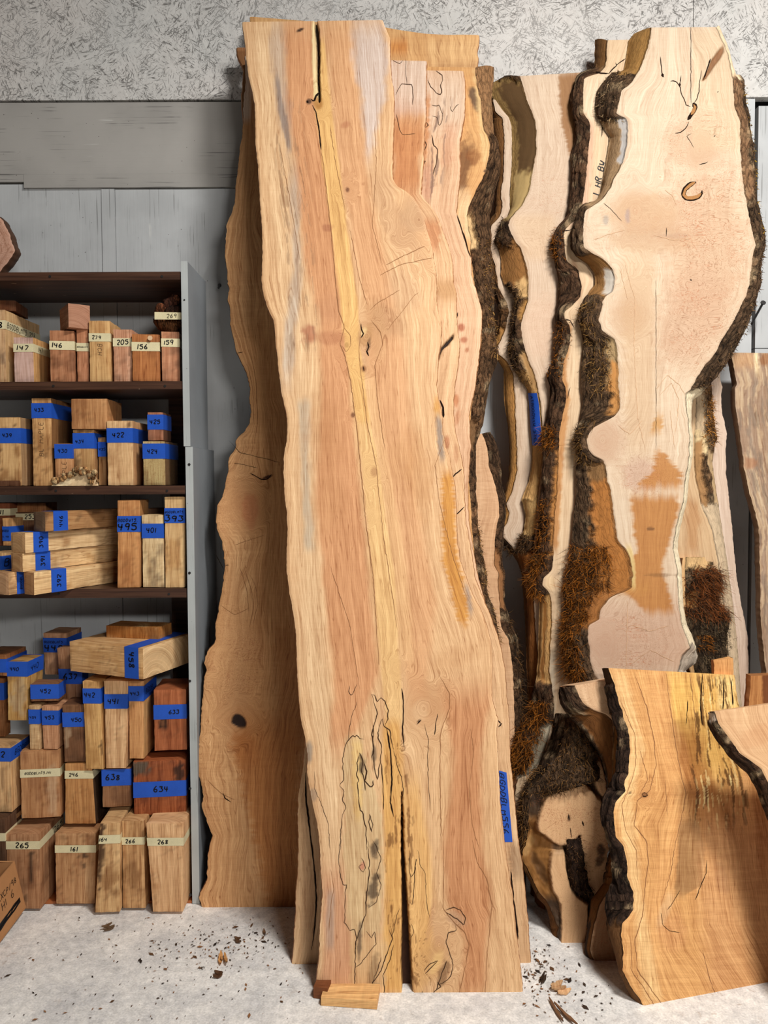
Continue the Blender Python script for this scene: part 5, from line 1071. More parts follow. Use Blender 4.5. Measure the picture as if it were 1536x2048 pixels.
slO = slab('curved_edge_slab', 'nearest slab corner with a slanting bark edge, cut off by the picture right side', 'wood slab',
    [(1430,1423),(1433,1432),(1438,1447),(1459,1476),(1479,1506),(1500,1520),(1523,1538),(1536,1564),(1560,1620),(1600,1800),(1620,FL(1620,2.0))], [(1760,1378),(1780,1700),(1790,FL(1790,2.0))], (2.0, 0.2, 0), 0.045, (218, 174, 130), bark='L',
    LB=[(1419,1425),(1418,1436),(1424,1456),(1444,1488),(1468,1520),(1497,1547),(1515,1576),(1526,1611),(1536,1635),(1556,1680),(1590,1820),(1612,2100)], fig=0.12, gs=0.7, seed=21, barkcol=(62,42,28), barkamp=0.007, paint=[('blob', 1520, 1470, 40, 20, -20, (204,150,106), 0.5)], lbare=[(1418,1440,0,1,(190,170,150))])
S_L = [(1136,1430),(1128,1470),(1118,1505),(1100,1540),(1078,1565),(1066,1580),(1060,1610),(1058,1640),(1062,1665),(1060,1690),(1050,1715),(1048,1728),(1060,1748),(1070,1765),(1080,1790),(1098,1810),(1108,1830),(1119,1860),(1119,1918)]
STUMP = [[(1566,1150,1172),(1580,1122,1182),(1596,1093,1196),(1620,1083,1205),(1650,1075,1208),(1665,1077,1210),(1672,1090,1160),(1684,1104,1150),(1694,1120,1134)],
         [(1597,1176,1204),(1640,1166,1212),(1700,1158,1222),(1740,1163,1225),(1780,1176,1216),(1796,1190,1210)],
         [(1703,1104,1130),(1744,1100,1134),(1782,1106,1144),(1798,1116,1160),(1810,1121,1178),(1850,1124,1176),(1919,1119,1168)],
         [(1520,1188,1202),(1545,1184,1210),(1580,1196,1216),(1595,1206,1218)]]
def stump_relief(U, V):
    m_ = np.zeros_like(U)
    for f_ in STUMP: m_ = np.maximum(m_, band_mask(U, V, f_, 2.0, 2, (9, 9), 5, 4.0))
    left = sst(0, 60, 1112 - U) * sst(1640, 1670, V)
    return (1 - m_) * (0.012 + 0.022 * fbm(U / 16, V / 22, 77, 3)) + left * 0.03 * (1 - m_)
slS = slab('knobbly_burl_stump', 'knobbly burl slab with mossy bark patches and a square foot, low between the two stacks', 'wood slab',
    S_L, [(1192,1432),(1205,1470),(1214,1520),(1216,1600),(1216,1700),(1214,1800),(1195,1815),(1180,1850),(1172,1890),(1168,1920)], (2.428, 0.15, 0), 0.09, (72, 54, 38), fig=0.03, gs=0.5, seed=22, jit=3, mottle=0.3,
    LB=[(1120,1428),(1110,1470),(1098,1505),(1080,1540),(1066,1565),(1056,1590),(1052,1640),(1056,1665),(1052,1690),(1046,1715),(1045,1728),(1056,1750),(1066,1768),(1078,1795),(1094,1812),(1100,1830),(1102,1870),(1104,1896),(1105,1900)], bark='L', barkcol=(70,52,36), lbare=[(1800,1930,0,1,(112,72,36)), (1690,1800,0,1,(124,88,50))],
    burls=[(1125,1630,50,60,0,0.9), (1195,1680,40,100,0,0.9), (1140,1800,30,80,0,0.5)], relief=stump_relief,
    paint=[('band', [(1640,1046,1105),(1700,1046,1110),(1760,1050,1106),(1800,1080,1122)], (160,112,60), 6, 0.95, 6), ('blob', 1085, 1745, 9, 34, -25, (84,56,32), 0.8, 0.5), ('blob', 1062, 1700, 8, 20, 20, (190,150,96), 0.6, 0.5)]
         + [('band', f_, (222,178,132), 1.5, 1, 2, (9,9)) for f_ in STUMP]
         + [('blob', 1203, 1700, 8, 12, 0, (50,34,26), 0.9, 0.6), ('blob', 1198, 1724, 7, 12, 30, (60,40,28), 0.8, 0.7), ('blob', 1138, 1636, 3, 6, 0, (60,36,24), 0.9)])
lines(slS, 'checks', [([(1136,1628),(1138,1640)], 3), ([(1140,1655),(1143,1675)], 2), ([(1164,1642),(1168,1652)], 3)], M['crack'])
# bark ridges and moss proud of the stump face
def face_bark(sl, name, poly_rows, amp, seed, col):
    r = np.array(poly_rows, float); ys = np.arange(r[0, 0], r[-1, 0], 3.0); K = np.linspace(0, 1, 22)[None]
    xl = np.interp(ys, r[:, 0], r[:, 1])[:, None] + (fbm(ys / 8, 1.0, seed, 3)[:, None] - .5) * 8; xr = np.interp(ys, r[:, 0], r[:, 2])[:, None] + (fbm(ys / 8, 4.0, seed, 3)[:, None] - .5) * 8
    U = xl + (xr - xl) * K; V = ys[:, None] + np.zeros_like(U)
    e = np.minimum(1, np.minimum(K, 1 - K) * 5) * np.minimum(1, np.minimum(np.linspace(0, 1, len(ys)), np.linspace(1, 0, len(ys))) * 8)[:, None]
    h = 1 - np.abs(fbm(U / 9.0 + V / 40, V / 34.0 - U / 60, seed, 4) - 0.5) * 3
    P = on_plane(U, V, sl['pl']) + sl['n'] * (amp * e * (0.5 + h) - 0.003 * (1 - e))[..., None]
    tone = (0.35 + 1.1 * np.clip(h, 0, 1.3) * (0.5 + fbm(U / 5, V / 6, seed + 4, 3)))[..., None]
    mb = MB(); G = np.stack([U / 600, V / 600, np.full_like(U, seed)], -1)
    mb.grid(P, lin(col) * tone, G, (1, 0, 0), flip=True)
    mb.build(name, M['bark'], sl['root'], smooth=True)
    return P.reshape(-1, 3)
p1 = face_bark(slS, 'bark', [(1432,1138,1190),(1470,1128,1205),(1520,1112,1195),(1560,1080,1205),(1590,1064,1110)], 0.022, 61, (84,64,46))
p2 = face_bark(slS, 'bark', [(1676,1130,1165),(1720,1134,1168),(1770,1140,1180),(1795,1160,1196)], 0.016, 62, (56,40,30))
moss(slS['root'], p1, np.broadcast_to(slS['n'], p1.shape), 1800, 0.016, 63, cols=((120,84,44),(80,58,36),(52,40,28)))
moss(slS['root'], p2, np.broadcast_to(slS['n'], p2.shape), 500, 0.010, 64, cols=((96,68,40),(60,44,30),(40,30,22)))
s_ = slS['strips']['L']; mk = (s_['V'] > 1540) & (s_['V'] < 1690); pp = s_['P'][mk]
moss(slS['root'], pp, np.broadcast_to(np.array([-0.6, -0.8, 0.1]), pp.shape), 1200, 0.022, 65, cols=((120,84,44),(80,58,36),(52,40,28)))

# --- two board ends sticking up behind the front slab, and the burl on top of the shelves
slab('upright_offcut', 'small orange board end sticking up behind the top of the spalted front slab', 'offcut', [(1428,1320),(1430,1360),(1432,1480),(1440,FL(1440,2.46))], [(1467,1317),(1469,1360),(1475,1480),(1480,FL(1480,2.46))], (2.46, 0.04, 0), 0.035, (226,166,104), fig=0.15, seed=23, LB=[(1422,1321),(1424,1360),(1426,1480),(1434,1900)])
slab('upright_offcut', 'dark-sided board end standing at the right edge behind the curved slab corner', 'offcut', [(1503,1352),(1498,1420),(1500,1500),(1505,FL(1505,2.42))], [(1550,1350),(1552,1420),(1554,1500),(1558,FL(1558,2.42))], (2.42, 0.04, 0), 0.035, (190,132,78), fig=0.1, seed=24, paint=[('band', [(1340,1524,1560),(1500,1528,1570)], (112,62,34), 2, .9, 2)])
# ------------------------------------------------------------------ shelving unit
SF = 2.67                                            # depth of the shelf fronts
SB = 3.005
def sz(u, v): return float(at(u, v, SF)[2])
shelf = thing('shelving_unit', 'dark brown open shelving unit with a grey painted side, filled with wood blocks', 'shelves', (-1.1, 2.84, 0))
sx1 = float(at(361, 550, SF)[0]) + 0.004
shelf_z = []
for i, (yt, yb) in enumerate(((544, 560), (763, 779), (972, 989), (1178, 1196), (1803, 1820))):
    zt, zb = sz(180, yt), max(sz(180, yb), 0.002)
    mb = MB(); xr = float(at([362, 366, 371, 374, 385][i], yt, SF)[0])
    if i == 4: zb, zt = 0.001, 0.010
    mb.box((-1.75, SF, zb), (xr - 0.002, SB, zt))
    mb.build('shelf', M['stained'] if i < 4 else mat_plain('orange_base_board', (168, 98, 54), 0.5, 0.3, 40, 0.2, 0.1), shelf, attrs=False)
    shelf_z.append(zt)
    if i < 4:
        for u in ((100, 324), (107, 330), (112, 334), (117, 338))[i]:
            c = at(u, (yt + yb) / 2 + 1, SF); b2 = MB(); tube(b2, [c + (0, 0.01, 0), c + (0, -0.002, 0)], 0.0042, 10)
            b2.build('bolt', M['iron'], shelf, attrs=False)
for (u0, u1, v0, v1, dep) in ((362, 375, 523, 893, 0.27), (371, 385.5, 894, 1826, 0.33)):
    vm = v0
    p0 = at(u0, v0, SF - 0.004); p1 = at(u1, v0, SF - 0.004); z1 = max(float(at(u0, v1, SF - 0.004)[2]), 0.001)
    x0, x1 = float(p0[0]), float(p1[0])
    mb = MB(); mb.box((x0, SF - 0.004, z1), (x1, SF - 0.004 + dep, float(p0[2])))
    o = mb.build('side_panel', M['side'], shelf, attrs=False)
    e = MB(); e.box((x0 - .0004, SF - 0.0052, z1 + .001), (x1 + .0004, SF - 0.0038, float(p0[2]) + .0006))
    e.build('panel_edge', M['sideedge'], o, attrs=False)
    for v in ((600,) if v0 < 600 else (929, 1146, 1362, 1577, 1790)):
        c = at((u0 + u1) / 2 + (v - v0) * 0.003, v, SF - 0.0055); b2 = MB(); tube(b2, [c + (0, 0.004, 0), c + (0, -0.0012, 0)], 0.0048 if v0 > 600 else .003, 10)
        b2.build('bolt', M['iron'], shelf, attrs=False)
mb = MB(); mb.box((-1.775, SF - 0.004, 0.001), (-1.7515, SB, float(at(362, 523, SF)[2])))
mb.build('side_panel', M['side'], shelf, attrs=False)
px_ = float(at(372, 1000, 2.97)[0])
mb = MB(); mb.box((px_ - 0.06, 2.965, 0.03), (px_ - 0.002, SB, float(at(370, 545, SF)[2]) - 0.02)); mb.build('upright_post', M['stained'], shelf, attrs=False)

# ------------------------------------------------------------------ wood blocks with tape and numbers
def floorY(u, v):
    d = px_ray(u, v); return float((CAM + d * (CAM[2] - 0.001) / -d[2])[1])

def solve(f, lo, hi):
    fl_ = f(lo)
    for _ in range(44):
        mid = (lo + hi) / 2
        if (f(mid) > 0) == (fl_ > 0): lo = mid
        else: hi = mid
    return (lo + hi) / 2

BSEED = [100]
def block(label, x0, x1, yt, yb, Y, d, yaw, col, col2=None, x0t=None, x1t=None, tapes=(), end=None, sidecol=None, spots=0.25, grain='z', fig=0.10, gs=1.15, name='wood_block', cat='wood block', marks=(), group='numbered blocks on the shelves', burl=0.0, chamf=None, cv=0.24):
    BSEED[0] += 1; sd = BSEED[0]
    if Y == 'ground': Y = floorY(x1, yb)
    if Y == 'floor':
        d_ = px_ray(x1, yb); Y = float((CAM + d_ * (shelf_z[4] + 0.0006 - CAM[2]) / d_[2])[1])
    a = math.radians(yaw); e1 = np.array([math.cos(a), -math.sin(a), 0]); e2 = np.array([math.sin(a), math.cos(a), 0])
    PR = at(x1, yb, Y)
    for z_ in shelf_z[:4]:
        if abs(PR[2] - z_) < 0.012: PR[2] = z_ + 0.0008
    zt = float(at(x1, yt, Y)[2]) - PR[2]; up = np.array([0, 0, zt])
    wid = lambda p, x: solve(lambda w: float(proj(p - e1 * w)[0]) - x, 0.0, 0.8)
    w = wid(PR, x0)
    PT = PR + up
    if x1t is not None:
        PT = PT + e1 * solve(lambda s: float(proj(PT + e1 * s)[0]) - x1t, -0.3, 0.3)
    wt = wid(PT, x0t if x0t is not None else x0) if (x0t is not None or x1t is not None) else w
    c = np.zeros((2, 2, 2, 3))                        # [x, y, z]
    for iy in (0, 1):
        c[1, iy, 0] = PR + e2 * d * iy; c[0, iy, 0] = PR - e1 * w + e2 * d * iy
        c[1, iy, 1] = PT + e2 * d * iy; c[0, iy, 1] = PT - e1 * wt + e2 * d * iy
    base = c[:, :, 0].reshape(-1, 3).mean(0)
    root = thing(name, label, cat, base, group)
    cen = c.reshape(-1, 3).mean(0); ax = {'x': 0, 'y': 1, 'z': 2}[grain]
    L3 = [np.linalg.norm(c[1, 0, 0] - c[0, 0, 0]), d, zt]
    mb = MB(); c1 = lin(col); c2 = lin(col2 or [t * 0.72 for t in col])
    faces = (((0,0,1),(1,0,1),(1,0,0),(0,0,0),0,2), ((1,0,1),(1,1,1),(1,1,0),(1,0,0),1,2), ((0,1,1),(0,0,1),(0,0,0),(0,1,0),1,2), ((1,1,1),(0,1,1),(0,1,0),(1,1,0),0,2), ((0,1,1),(1,1,1),(1,0,1),(0,0,1),0,1), ((0,0,0),(1,0,0),(1,1,0),(0,1,0),0,1))
    for fi, (q0, q1, q2, q3, aa, bb) in enumerate(faces):
        nu = max(int(L3[aa] / 0.009), 4); nv = max(int(L3[bb] / 0.009), 4)
        s = np.linspace(0, 1, nu)[None, :, None]; t = np.linspace(0, 1, nv)[:, None, None]
        P = (c[q0] * (1 - s) + c[q1] * s) * (1 - t) + (c[q3] * (1 - s) + c[q2] * s) * t
        l1 = s[..., 0] * L3[aa] + np.zeros((nv, nu)); l2 = t[..., 0] * L3[bb] + np.zeros((nv, nu))
        ed = np.minimum(np.minimum(l1, L3[aa] - l1), np.minimum(l2, L3[bb] - l2))
        pull = 0.0016 * (ed < 1e-6) * (0.4 + 1.4 * vn(P[..., 0] * 60 + P[..., 2] * 70, P[..., 1] * 60, sd))
        nr = cen - P; nr /= np.linalg.norm(nr, axis=-1, keepdims=True)
        P = P + nr * pull[..., None]
        endg = (ax == 2 and fi in (4, 5)) or (ax == 1 and fi in (0, 3)) or (ax == 0 and fi in (1, 2))
        along, acr = (l2, l1) if bb == ax else (l1, l2)
        if endg: along, acr = l2 * 0.6 + l1 * .3, np.sqrt((l1 - L3[aa] * 0.2) ** 2 + (l2 - L3[bb] * 1.3) ** 2)
        mt = fbm(acr * 40 + fi * 7, along * 9, sd, 4); st = sst(0.52, 0.72, fbm(acr * 26 + fi, along * 18, sd + 3, 4))
        cc = c1 * (1 - st[..., None] * 0.75) + c2 * st[..., None] * 0.75
        cc = cc * (1 + (mt - 0.5)[..., None] * 2 * cv * np.array([0.8, 1, 1.2]))
        if spots:
            sp_ = sst(0.60, 0.68, fbm(l1 * 110 + fi, l2 * 110, sd + 9, 3)) * sst(0.45, 0.6, fbm(l1 * 20, l2 * 20, sd + 10, 2)) * spots
            cc = cc * (1 - sp_[..., None]) + lin((88, 58, 34)) * sp_[..., None]
        if endg and end: cc = cc * 0 + lin(end) * (0.85 + 0.3 * mt[..., None])
        if fi == 1 and sidecol: cc = lin(sidecol) * (0.75 + 0.5 * fbm(acr * 120, along * 6, sd + 5, 3)[..., None])  # right face gets its own tone; some darker ones hold painted shade
        if fi == 0:
            for (ms, mt_, rs, rt, mc, mk_) in marks:
                dd = np.sqrt(((s[..., 0] - ms) / rs) ** 2 + ((t[..., 0] - mt_) / rt) ** 2) + (fbm(l1 * 90, l2 * 60, sd + 12, 3) - 0.5) * 1.1
                k_ = (1 - sst(0.7, 1.15, dd)) * mk_
                cc = cc * (1 - k_[..., None]) + lin(mc) * k_[..., None]
        mb.grid(P, cc, np.stack([acr, along, np.full_like(acr, sd * 1.3 + fi)], -1), (fig, gs * (0.7 if endg else 1), burl), flip=True)
    mb.build('sawn_body', M['wood'], root, smooth=False)
    for (mat, axis, f0, f1, txt, *opt) in tapes:
        opt = opt[0] if opt else {}
        k = {'x': 0, 'y': 1, 'z': 2}[axis]
        if axis == 'z':
            g0, g1 = (f1 - yb) / (yt - yb), (f0 - yb) / (yt - yb)
        elif axis == 'y':
            g0, g1 = [solve(lambda s: float(proj(c[1, 0, 0] * (1 - s) + c[1, 1, 0] * s)[0]) - f, 0, 1) for f in (f0, f1)]
        else:
            g0, g1 = [solve(lambda s: float(proj(c[0, 0, 0] * (1 - s) + c[1, 0, 0] * s)[0]) - f, 0, 1) for f in (f0, f1)]
        oth = [i for i in (0, 1, 2) if i != k]
        def P_(i, j, g):
            i0 = [0, 0, 0]; i1 = [0, 0, 0]; i0[oth[0]] = i1[oth[0]] = i; i0[oth[1]] = i1[oth[1]] = j; i1[k] = 1
            return c[tuple(i0)] * (1 - g) + c[tuple(i1)] * g
        ring0 = [P_(0, 0, g0), P_(1, 0, g0), P_(1, 1, g0), P_(0, 1, g0)]; ring1 = [P_(0, 0, g1), P_(1, 0, g1), P_(1, 1, g1), P_(0, 1, g1)]
        m0 = np.mean(ring0, 0); m1 = np.mean(ring1, 0); off = 0.0009
        ex = lambda p, m_: p + np.sign((p - m_) @ np.stack([e1, e2, [0, 0, 1]]).T).dot(np.stack([e1, e2, [0, 0, 1]]) * np.array([[k != 0], [k != 1], [k != 2]])) * off
        r0 = [ex(p, m0) for p in ring0]; r1 = [ex(p, m1) for p in ring1]
        tb = MB(); tb.grid(np.array([r0 + [r0[0]], r1 + [r1[0]]]))
        tp_ = tb.build('tape', M[mat], root, attrs=False)
        if txt:
            if axis == 'z':
                q = [r0[0], r0[1], r1[1], r1[0]]; qs = [r0[1], r0[2], r1[2], r1[1]]
                rt = opt.get('rot', 0)
            elif axis == 'y':                           # right-hand face, ring corners: (x,z) order
                q = [r0[1], r1[1], r1[2], r0[2]]; qs = None; rt = opt.get('rot', 1)
            else:                                       # front face, ring corners: (y,z) order
                q = [r0[0], r1[0], r1[3], r0[3]]; qs = None; rt = opt.get('rot', 3)
            box = opt.get('box', (0.16, 0.2, 0.84, 0.8))
            if isinstance(txt, str): txt = [txt]
            n_ = len(txt)
            for i_, tx in enumerate(txt):
                bb_ = (box[0], box[1] + (box[3] - box[1]) * (n_ - 1 - i_) / n_, box[2], box[1] + (box[3] - box[1]) * (n_ - i_) / n_)
                write_on(q, tx, tp_, bb_, rt, seed=sd + i_, wt=opt.get('wt', 1.25), lift=0.0006)
            if opt.get('side') and qs:
                write_on(qs, opt['side'], tp_, opt.get('sbox', (0.1, 0.2, 0.7, 0.8)), 0, seed=sd + 5, wt=0.8, lift=0.0006)
    return root, c

def front_text(root, c, txt, box, rot, seed=1, face=0):
    q = [c[0,0,0], c[1,0,0], c[1,0,1], c[0,0,1]] if face == 0 else [c[1,0,0], c[1,1,0], c[1,1,1], c[1,0,1]]
    write_on(q, txt, root, box, rot, seed=seed, wt=0.45, lift=0.0012, mat=M['pencil'])
M['pencil'] = mat_plain('worn_pencil', (96, 72, 50), 0.8, 0.2, 150, 0.4, 0)

BR, RB_, TN, LT, PK, OR = (172, 120, 78), (160, 98, 66), (212, 168, 116), (228, 190, 144), (206, 152, 120), (200, 136, 84)
zb = lambda y0, y1, t, **o: ('blue', 'z', y0, y1, t, o)
zc = lambda y0, y1, t, **o: ('cream', 'z', y0, y1, t, o)
# first bay
block('long maple block with cream tape at the far left of the top bay', -70, 13, 619, 762, 2.69, 0.27, 0, (206,164,120), (120,96,76), tapes=[zc(640,657,'258', box=(.55,.15,.97,.85), side='BGDDBLMTS 258', sbox=(.05,.1,.85,.9))], sidecol=(214,174,124))
block('dark reddish offcut lying on the long block at the far left of the top bay', -50, 32, 601, 622, 2.75, 0.14, -8, (110,66,40), group='wood pieces stacked on the shelves')
block('block with pinkish end grain and cream tape marked 147 on the top shelf', 29, 68, 674, 762, 2.685, 0.14, 0, (214,176,160), sidecol=(212,160,102), tapes=[zc(687,703,'147', side='147')], cv=.06)
block('reddish brown block with cream tape marked 146 on the top shelf', 101, 150, 661, 761, 2.69, 0.16, -9, (176,120,84), (120,76,50), tapes=[zc(682,699,'146', box=(.1,.15,.55,.85))], spots=.4)
block('narrow brown block half hidden behind the block marked 279', 155, 178, 658, 761, 2.70, 0.13, -5, (186,126,90), tapes=[zc(685,701,'BGDDBLMTS', box=(.05,.1,.98,.9))])
r_, c_ = block('tan block with cream tape marked 279 on the top shelf', 180, 222, 641, 761, 2.69, 0.13, -3, (214,168,112), (186,134,82), tapes=[zc(666,682,'279', box=(.15,.15,.6,.85))])
front_text(r_, c_, 'BCH', (.38, .42, .62, .62), 3, 5)
block('pinkish block with cream tape marked 205 on the top shelf', 228, 265, 658, 761, 2.69, 0.17, -2, (208,152,118), tapes=[zc(676,692,'205', box=(.2,.15,.85,.85))])
r_, c_ = block('brown-orange block with a round sticker above cream tape marked 156', 265, 320, 668, 759, 2.685, 0.09, -6, (184,118,68), (150,92,52), tapes=[zc(684,701,'156', box=(.2,.15,.6,.85))])
mb = MB(); pc = at(300, 676, 2.672); th = np.linspace(0, 2 * math.pi, 17); ringp = pc + np.stack([np.cos(th), 0 * th, np.sin(th)], -1) * 0.0085
mb.grid(np.stack([np.repeat(pc[None], 17, 0), ringp])); mb.build('sticker', M['sticker'], r_, attrs=False)
block('pinkish brown block with cream tape marked 159 at the right end of the top shelf', 324, 360, 663, 760, 2.69, 0.13, -8, (192,132,96), tapes=[zc(677,693,'159', box=(.15,.15,.7,.85))], fig=.12)
block('brown block with one corner cut away, lying across the blocks marked 146 and 279', 137, 181, 611, 659, 2.70, 0.13, -35, (176,122,92), (150,98,70), grain='y', end=(176,126,98), group='wood pieces stacked on the shelves')
# burl cluster marked 269
cl = thing('burl_cluster', 'dark knobbly burl cluster with cream tape marked 269 beside the grey side', 'burl', at(336, 664, 2.72), 'wood pieces stacked on the shelves')
mb = MB(); rng = np.random.default_rng(5)
def lump(mb, cen, rad, col, seed, squash=(1, 1, 1), nz=0.25):
    th, ph = np.linspace(0, math.pi, 14)[:, None], np.linspace(0, 2 * math.pi, 22)[None]
    d = np.stack([np.sin(th) * np.cos(ph), np.sin(th) * np.sin(ph), np.cos(th) + 0 * ph], -1)
    r = rad * (1 + (fbm(d[..., 0] * 2.4 + d[..., 2] * 1.7 + 9, d[..., 1] * 2.4 + d[..., 2], seed, 3) - 0.5) * 2 * nz); r[:, -1] = r[:, 0]
    P = cen + d * r[..., None] * np.array(squash)
    mb.grid(P, lin(col) * (0.6 + 0.8 * fbm(d[..., 0] * 4, d[..., 2] * 4, seed + 1, 3)[..., None]), P * 1.0, (1, 0, 0))
for i, (u, v, r, q) in enumerate([(322,618,.020,(120,70,44)),(336,610,.022,(70,40,28)),(350,604,.024,(84,48,34)),(358,622,.022,(60,36,26)),(330,626,.02,(150,96,64)),(316,626,.014,(150,92,62)),(344,626,.026,(60,36,24)),(352,598,.014,(140,84,56))]):
    lump(mb, at(u, v, 2.72 + 0.01 * (i % 3)), r, q, i)
lump(mb, at(338, 648, 2.75), 0.050, (120,78,48), 20, (1.0, 0.8, 0.75))
mb.build('knobs', M['bark'], cl, smooth=True)
mb = MB(); mb.quad(at(309,624,2.685), at(363,625,2.685), at(363,639,2.685), at(309,639,2.685), flip=True); tp_ = mb.build('tape', M['cream'], cl, attrs=False)
write_on([at(309,639,2.685), at(363,639,2.685), at(363,625,2.685), at(309,624,2.685)], '269', tp_, (.45,.1,.85,.9), 0, seed=3, wt=.7)
# second bay
block('spotty tan block with blue tape marked 439 at the far left', -8, 44, 834, 972, 2.69, 0.17, 0, (214,170,116), (150,100,56), tapes=[zb(856,886,'439', box=(.3,.25,.68,.8))], spots=.8, sidecol=(176,138,98))  # darker right face: shade painted into its colour
r_, c_ = block('tallest tan block with blue tape marked 433 in the second bay', 67, 106, 796, 972, 2.70, 0.22, 0, (208,158,104), (160,112,66), tapes=[zb(806,836,'433', box=(.15,.3,.65,.75))], spots=.5, sidecol=(150,106,66))  # right face toned down for the shadow lying on it
front_text(r_, c_, 'BL MAPLE', (.3, .34, .6, .74), 1, 7)
r_, c_ = block('small orange-tan block with blue tape marked 430', 111, 146, 887, 972, 2.69, 0.15, 0, (206,150,102), tapes=[zb(888,917,'430', box=(.2,.25,.75,.8))])
front_text(r_, c_, 'MAPLE', (.40, .1, .66, .6), 1, 8); front_text(r_, c_, 'BL', (.1, .1, .34, .4), 1, 9)
block('streaky spalted block with blue tape marked 434', 148, 190, 859, 972, 2.70, 0.16, 0, (196,150,98), (104,78,54), tapes=[zb(866,897,'434', box=(.12,.2,.55,.7))], spots=.5, sidecol=(170,126,84))
block('narrow block with blue tape marked 43, half hidden by the block marked 422', 198, 213, 874, 971, 2.72, 0.12, 0, (176,132,88), tapes=[zb(884,913,'435', box=(.1,.2,.98,.8))])
block('plain brown block resting on top of the block marked 434', 143, 215, 797, 858, 2.69, 0.17, -2, (190,136,88), (160,108,68), fig=.1, group='wood pieces stacked on the shelves')
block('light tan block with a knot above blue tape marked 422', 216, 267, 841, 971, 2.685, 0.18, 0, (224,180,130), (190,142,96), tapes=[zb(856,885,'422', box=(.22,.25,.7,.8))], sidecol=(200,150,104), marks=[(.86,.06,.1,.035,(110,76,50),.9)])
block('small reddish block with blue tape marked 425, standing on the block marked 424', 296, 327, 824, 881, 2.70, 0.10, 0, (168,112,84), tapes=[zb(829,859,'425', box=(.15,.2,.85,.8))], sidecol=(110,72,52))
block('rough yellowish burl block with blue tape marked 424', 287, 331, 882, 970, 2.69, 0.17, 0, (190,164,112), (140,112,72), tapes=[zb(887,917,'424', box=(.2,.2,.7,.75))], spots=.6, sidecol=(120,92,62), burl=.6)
block('small dark brown offcut lying at the front left of the second shelf', -12, 38, 961, 973, 2.675, 0.05, -6, (92,58,38), group='wood pieces stacked on the shelves')
cf = thing('burl_offcut', 'pale cauliflower-like burl offcut lying in front of the blocks marked 430 and 434', 'burl', at(150, 972, 2.67), 'wood pieces stacked on the shelves')
mb = MB(); ys = np.linspace(0, 1, 14)[:, None]; K = np.linspace(0, 1, 26)[None]
xl = np.interp(ys, [0, 1], [143, 104]); xr = np.interp(ys, [0, .4, 1], [186, 195, 198]); top_ = 940 + (fbm(K * 9, 0.4, 4, 3) - .5) * 10 + 6 * np.abs(K - .5)
U = xl + (xr - xl) * K; V = top_ + (972 - top_) * ys
P = at(U, V, 2.672) + np.array([0, -1, 0]) * (0.012 * fbm(U / 9, V / 9, 8, 3))[..., None]
P[..., 2] = np.maximum(P[..., 2], shelf_z[2] + .001)
mb.grid(P, lin((226, 196, 152)) * (0.8 + .4 * fbm(U / 7, V / 5, 3, 3)[..., None]), P, (1, 0, 0), flip=True); mb.build('sawn_face', M['wood'], cf, smooth=True)
mb = MB()
for i in range(64):
    t_ = rng.uniform(0, 1); u = 108 + 88 * t_; v = 962 - 22 * math.sin(min(t_ * 1.5, 1) * 1.57) + rng.uniform(-4, 6) if t_ < .75 else rng.uniform(940, 970)
    lump(mb, at(u, min(v, 964), 2.655 + rng.uniform(0, .012)), rng.uniform(.005, .010), [(222,186,136),(196,148,96),(160,112,70)][i % 3], 30 + i)
mb.build('knobs', M['bark'], cf, smooth=True)
# third bay
block('orange-tan block with blue tape marked 495 on the third shelf', 235, 279, 1000, 1177, 2.685, 0.10, 0, (206,146,92), (180,118,70), x1t=280, tapes=[zb(1032,1064,['BGDDWTS.', '495'], box=(.03,.08,.92,.95))], sidecol=(190,138,88))
block('light streaked block with blue tape marked 401 on the third shelf', 286, 329, 1029, 1175, 2.69, 0.08, 0, (222,190,142), (130,106,80), tapes=[zb(1047,1076,'401', box=(.22,.3,.7,.75))], fig=.2)
block('pale block with blue tape marked 393 at the right end of the third shelf', 331, 369, 993, 1176, 2.685, 0.10, 0, (226,186,132), (206,156,100), x0t=329, x1t=370, tapes=[zb(1016,1046,['BGDDBLMTS.', '393'], box=(.03,.1,.98,.95))])
block('dark offcut behind the blocks marked 401 and 393', 296, 332, 1016, 1160, 2.85, 0.05, 0, (120,84,60), group='wood pieces stacked on the shelves')
yb_ = lambda a, b, t, **o: ('blue', 'y', a, b, t, o)
block('lowest of three long pale billets on the third shelf, blue tape marked 392', 48, 68, 1145, 1190, 2.525, 0.42, 27, (226,186,134), (200,152,98), tapes=[yb_(103,133,'392')], end=(176,130,88), grain='y')
block('middle of three long pale billets on the third shelf, blue tape marked 391', 22, 45, 1107, 1144.4, 2.525, 0.44, 27, (226,188,136), (200,154,100), tapes=[yb_(71,101,'391')], end=(190,144,98), grain='y')
block('topmost of three long pale billets on the third shelf, blue tape marked 390', 22, 50, 1066, 1106.4, 2.525, 0.44, 27, (226,188,138), (170,124,80), tapes=[yb_(67,97,'390')], end=(196,152,106), grain='y')
block('dark spalted billet with blue tape marked 446, lying on the pale billets', 67, 90, 1024, 1063, 2.56, 0.40, 27, (170,124,80), (80,58,42), tapes=[yb_(107,136,'446')], end=(110,86,66), grain='y', spots=.6)
block('billet end with blue tape at the lower left of the third shelf', -6, 17, 1145, 1190, 2.525, 0.40, 27, (214,166,116), tapes=[yb_(34,50,'BGDDBL')], end=(206,158,116), grain='y')
block('short tan block with blue tape marked 89 at the left of the third shelf', -30, 4, 1106, 1143, 2.64, 0.10, 20, (216,172,118), tapes=[zb(1112,1140,'89', box=(.4,.2,.95,.8), side='BG')])
block('small tan block with tiny lettering on blue tape, left of the billet marked 390', 6, 19, 1036, 1092, 2.72, 0.08, 10, (206,152,98), tapes=[zb(1053,1082,['BGDD', 'TL 450'], box=(.02,.1,.98,.9))])
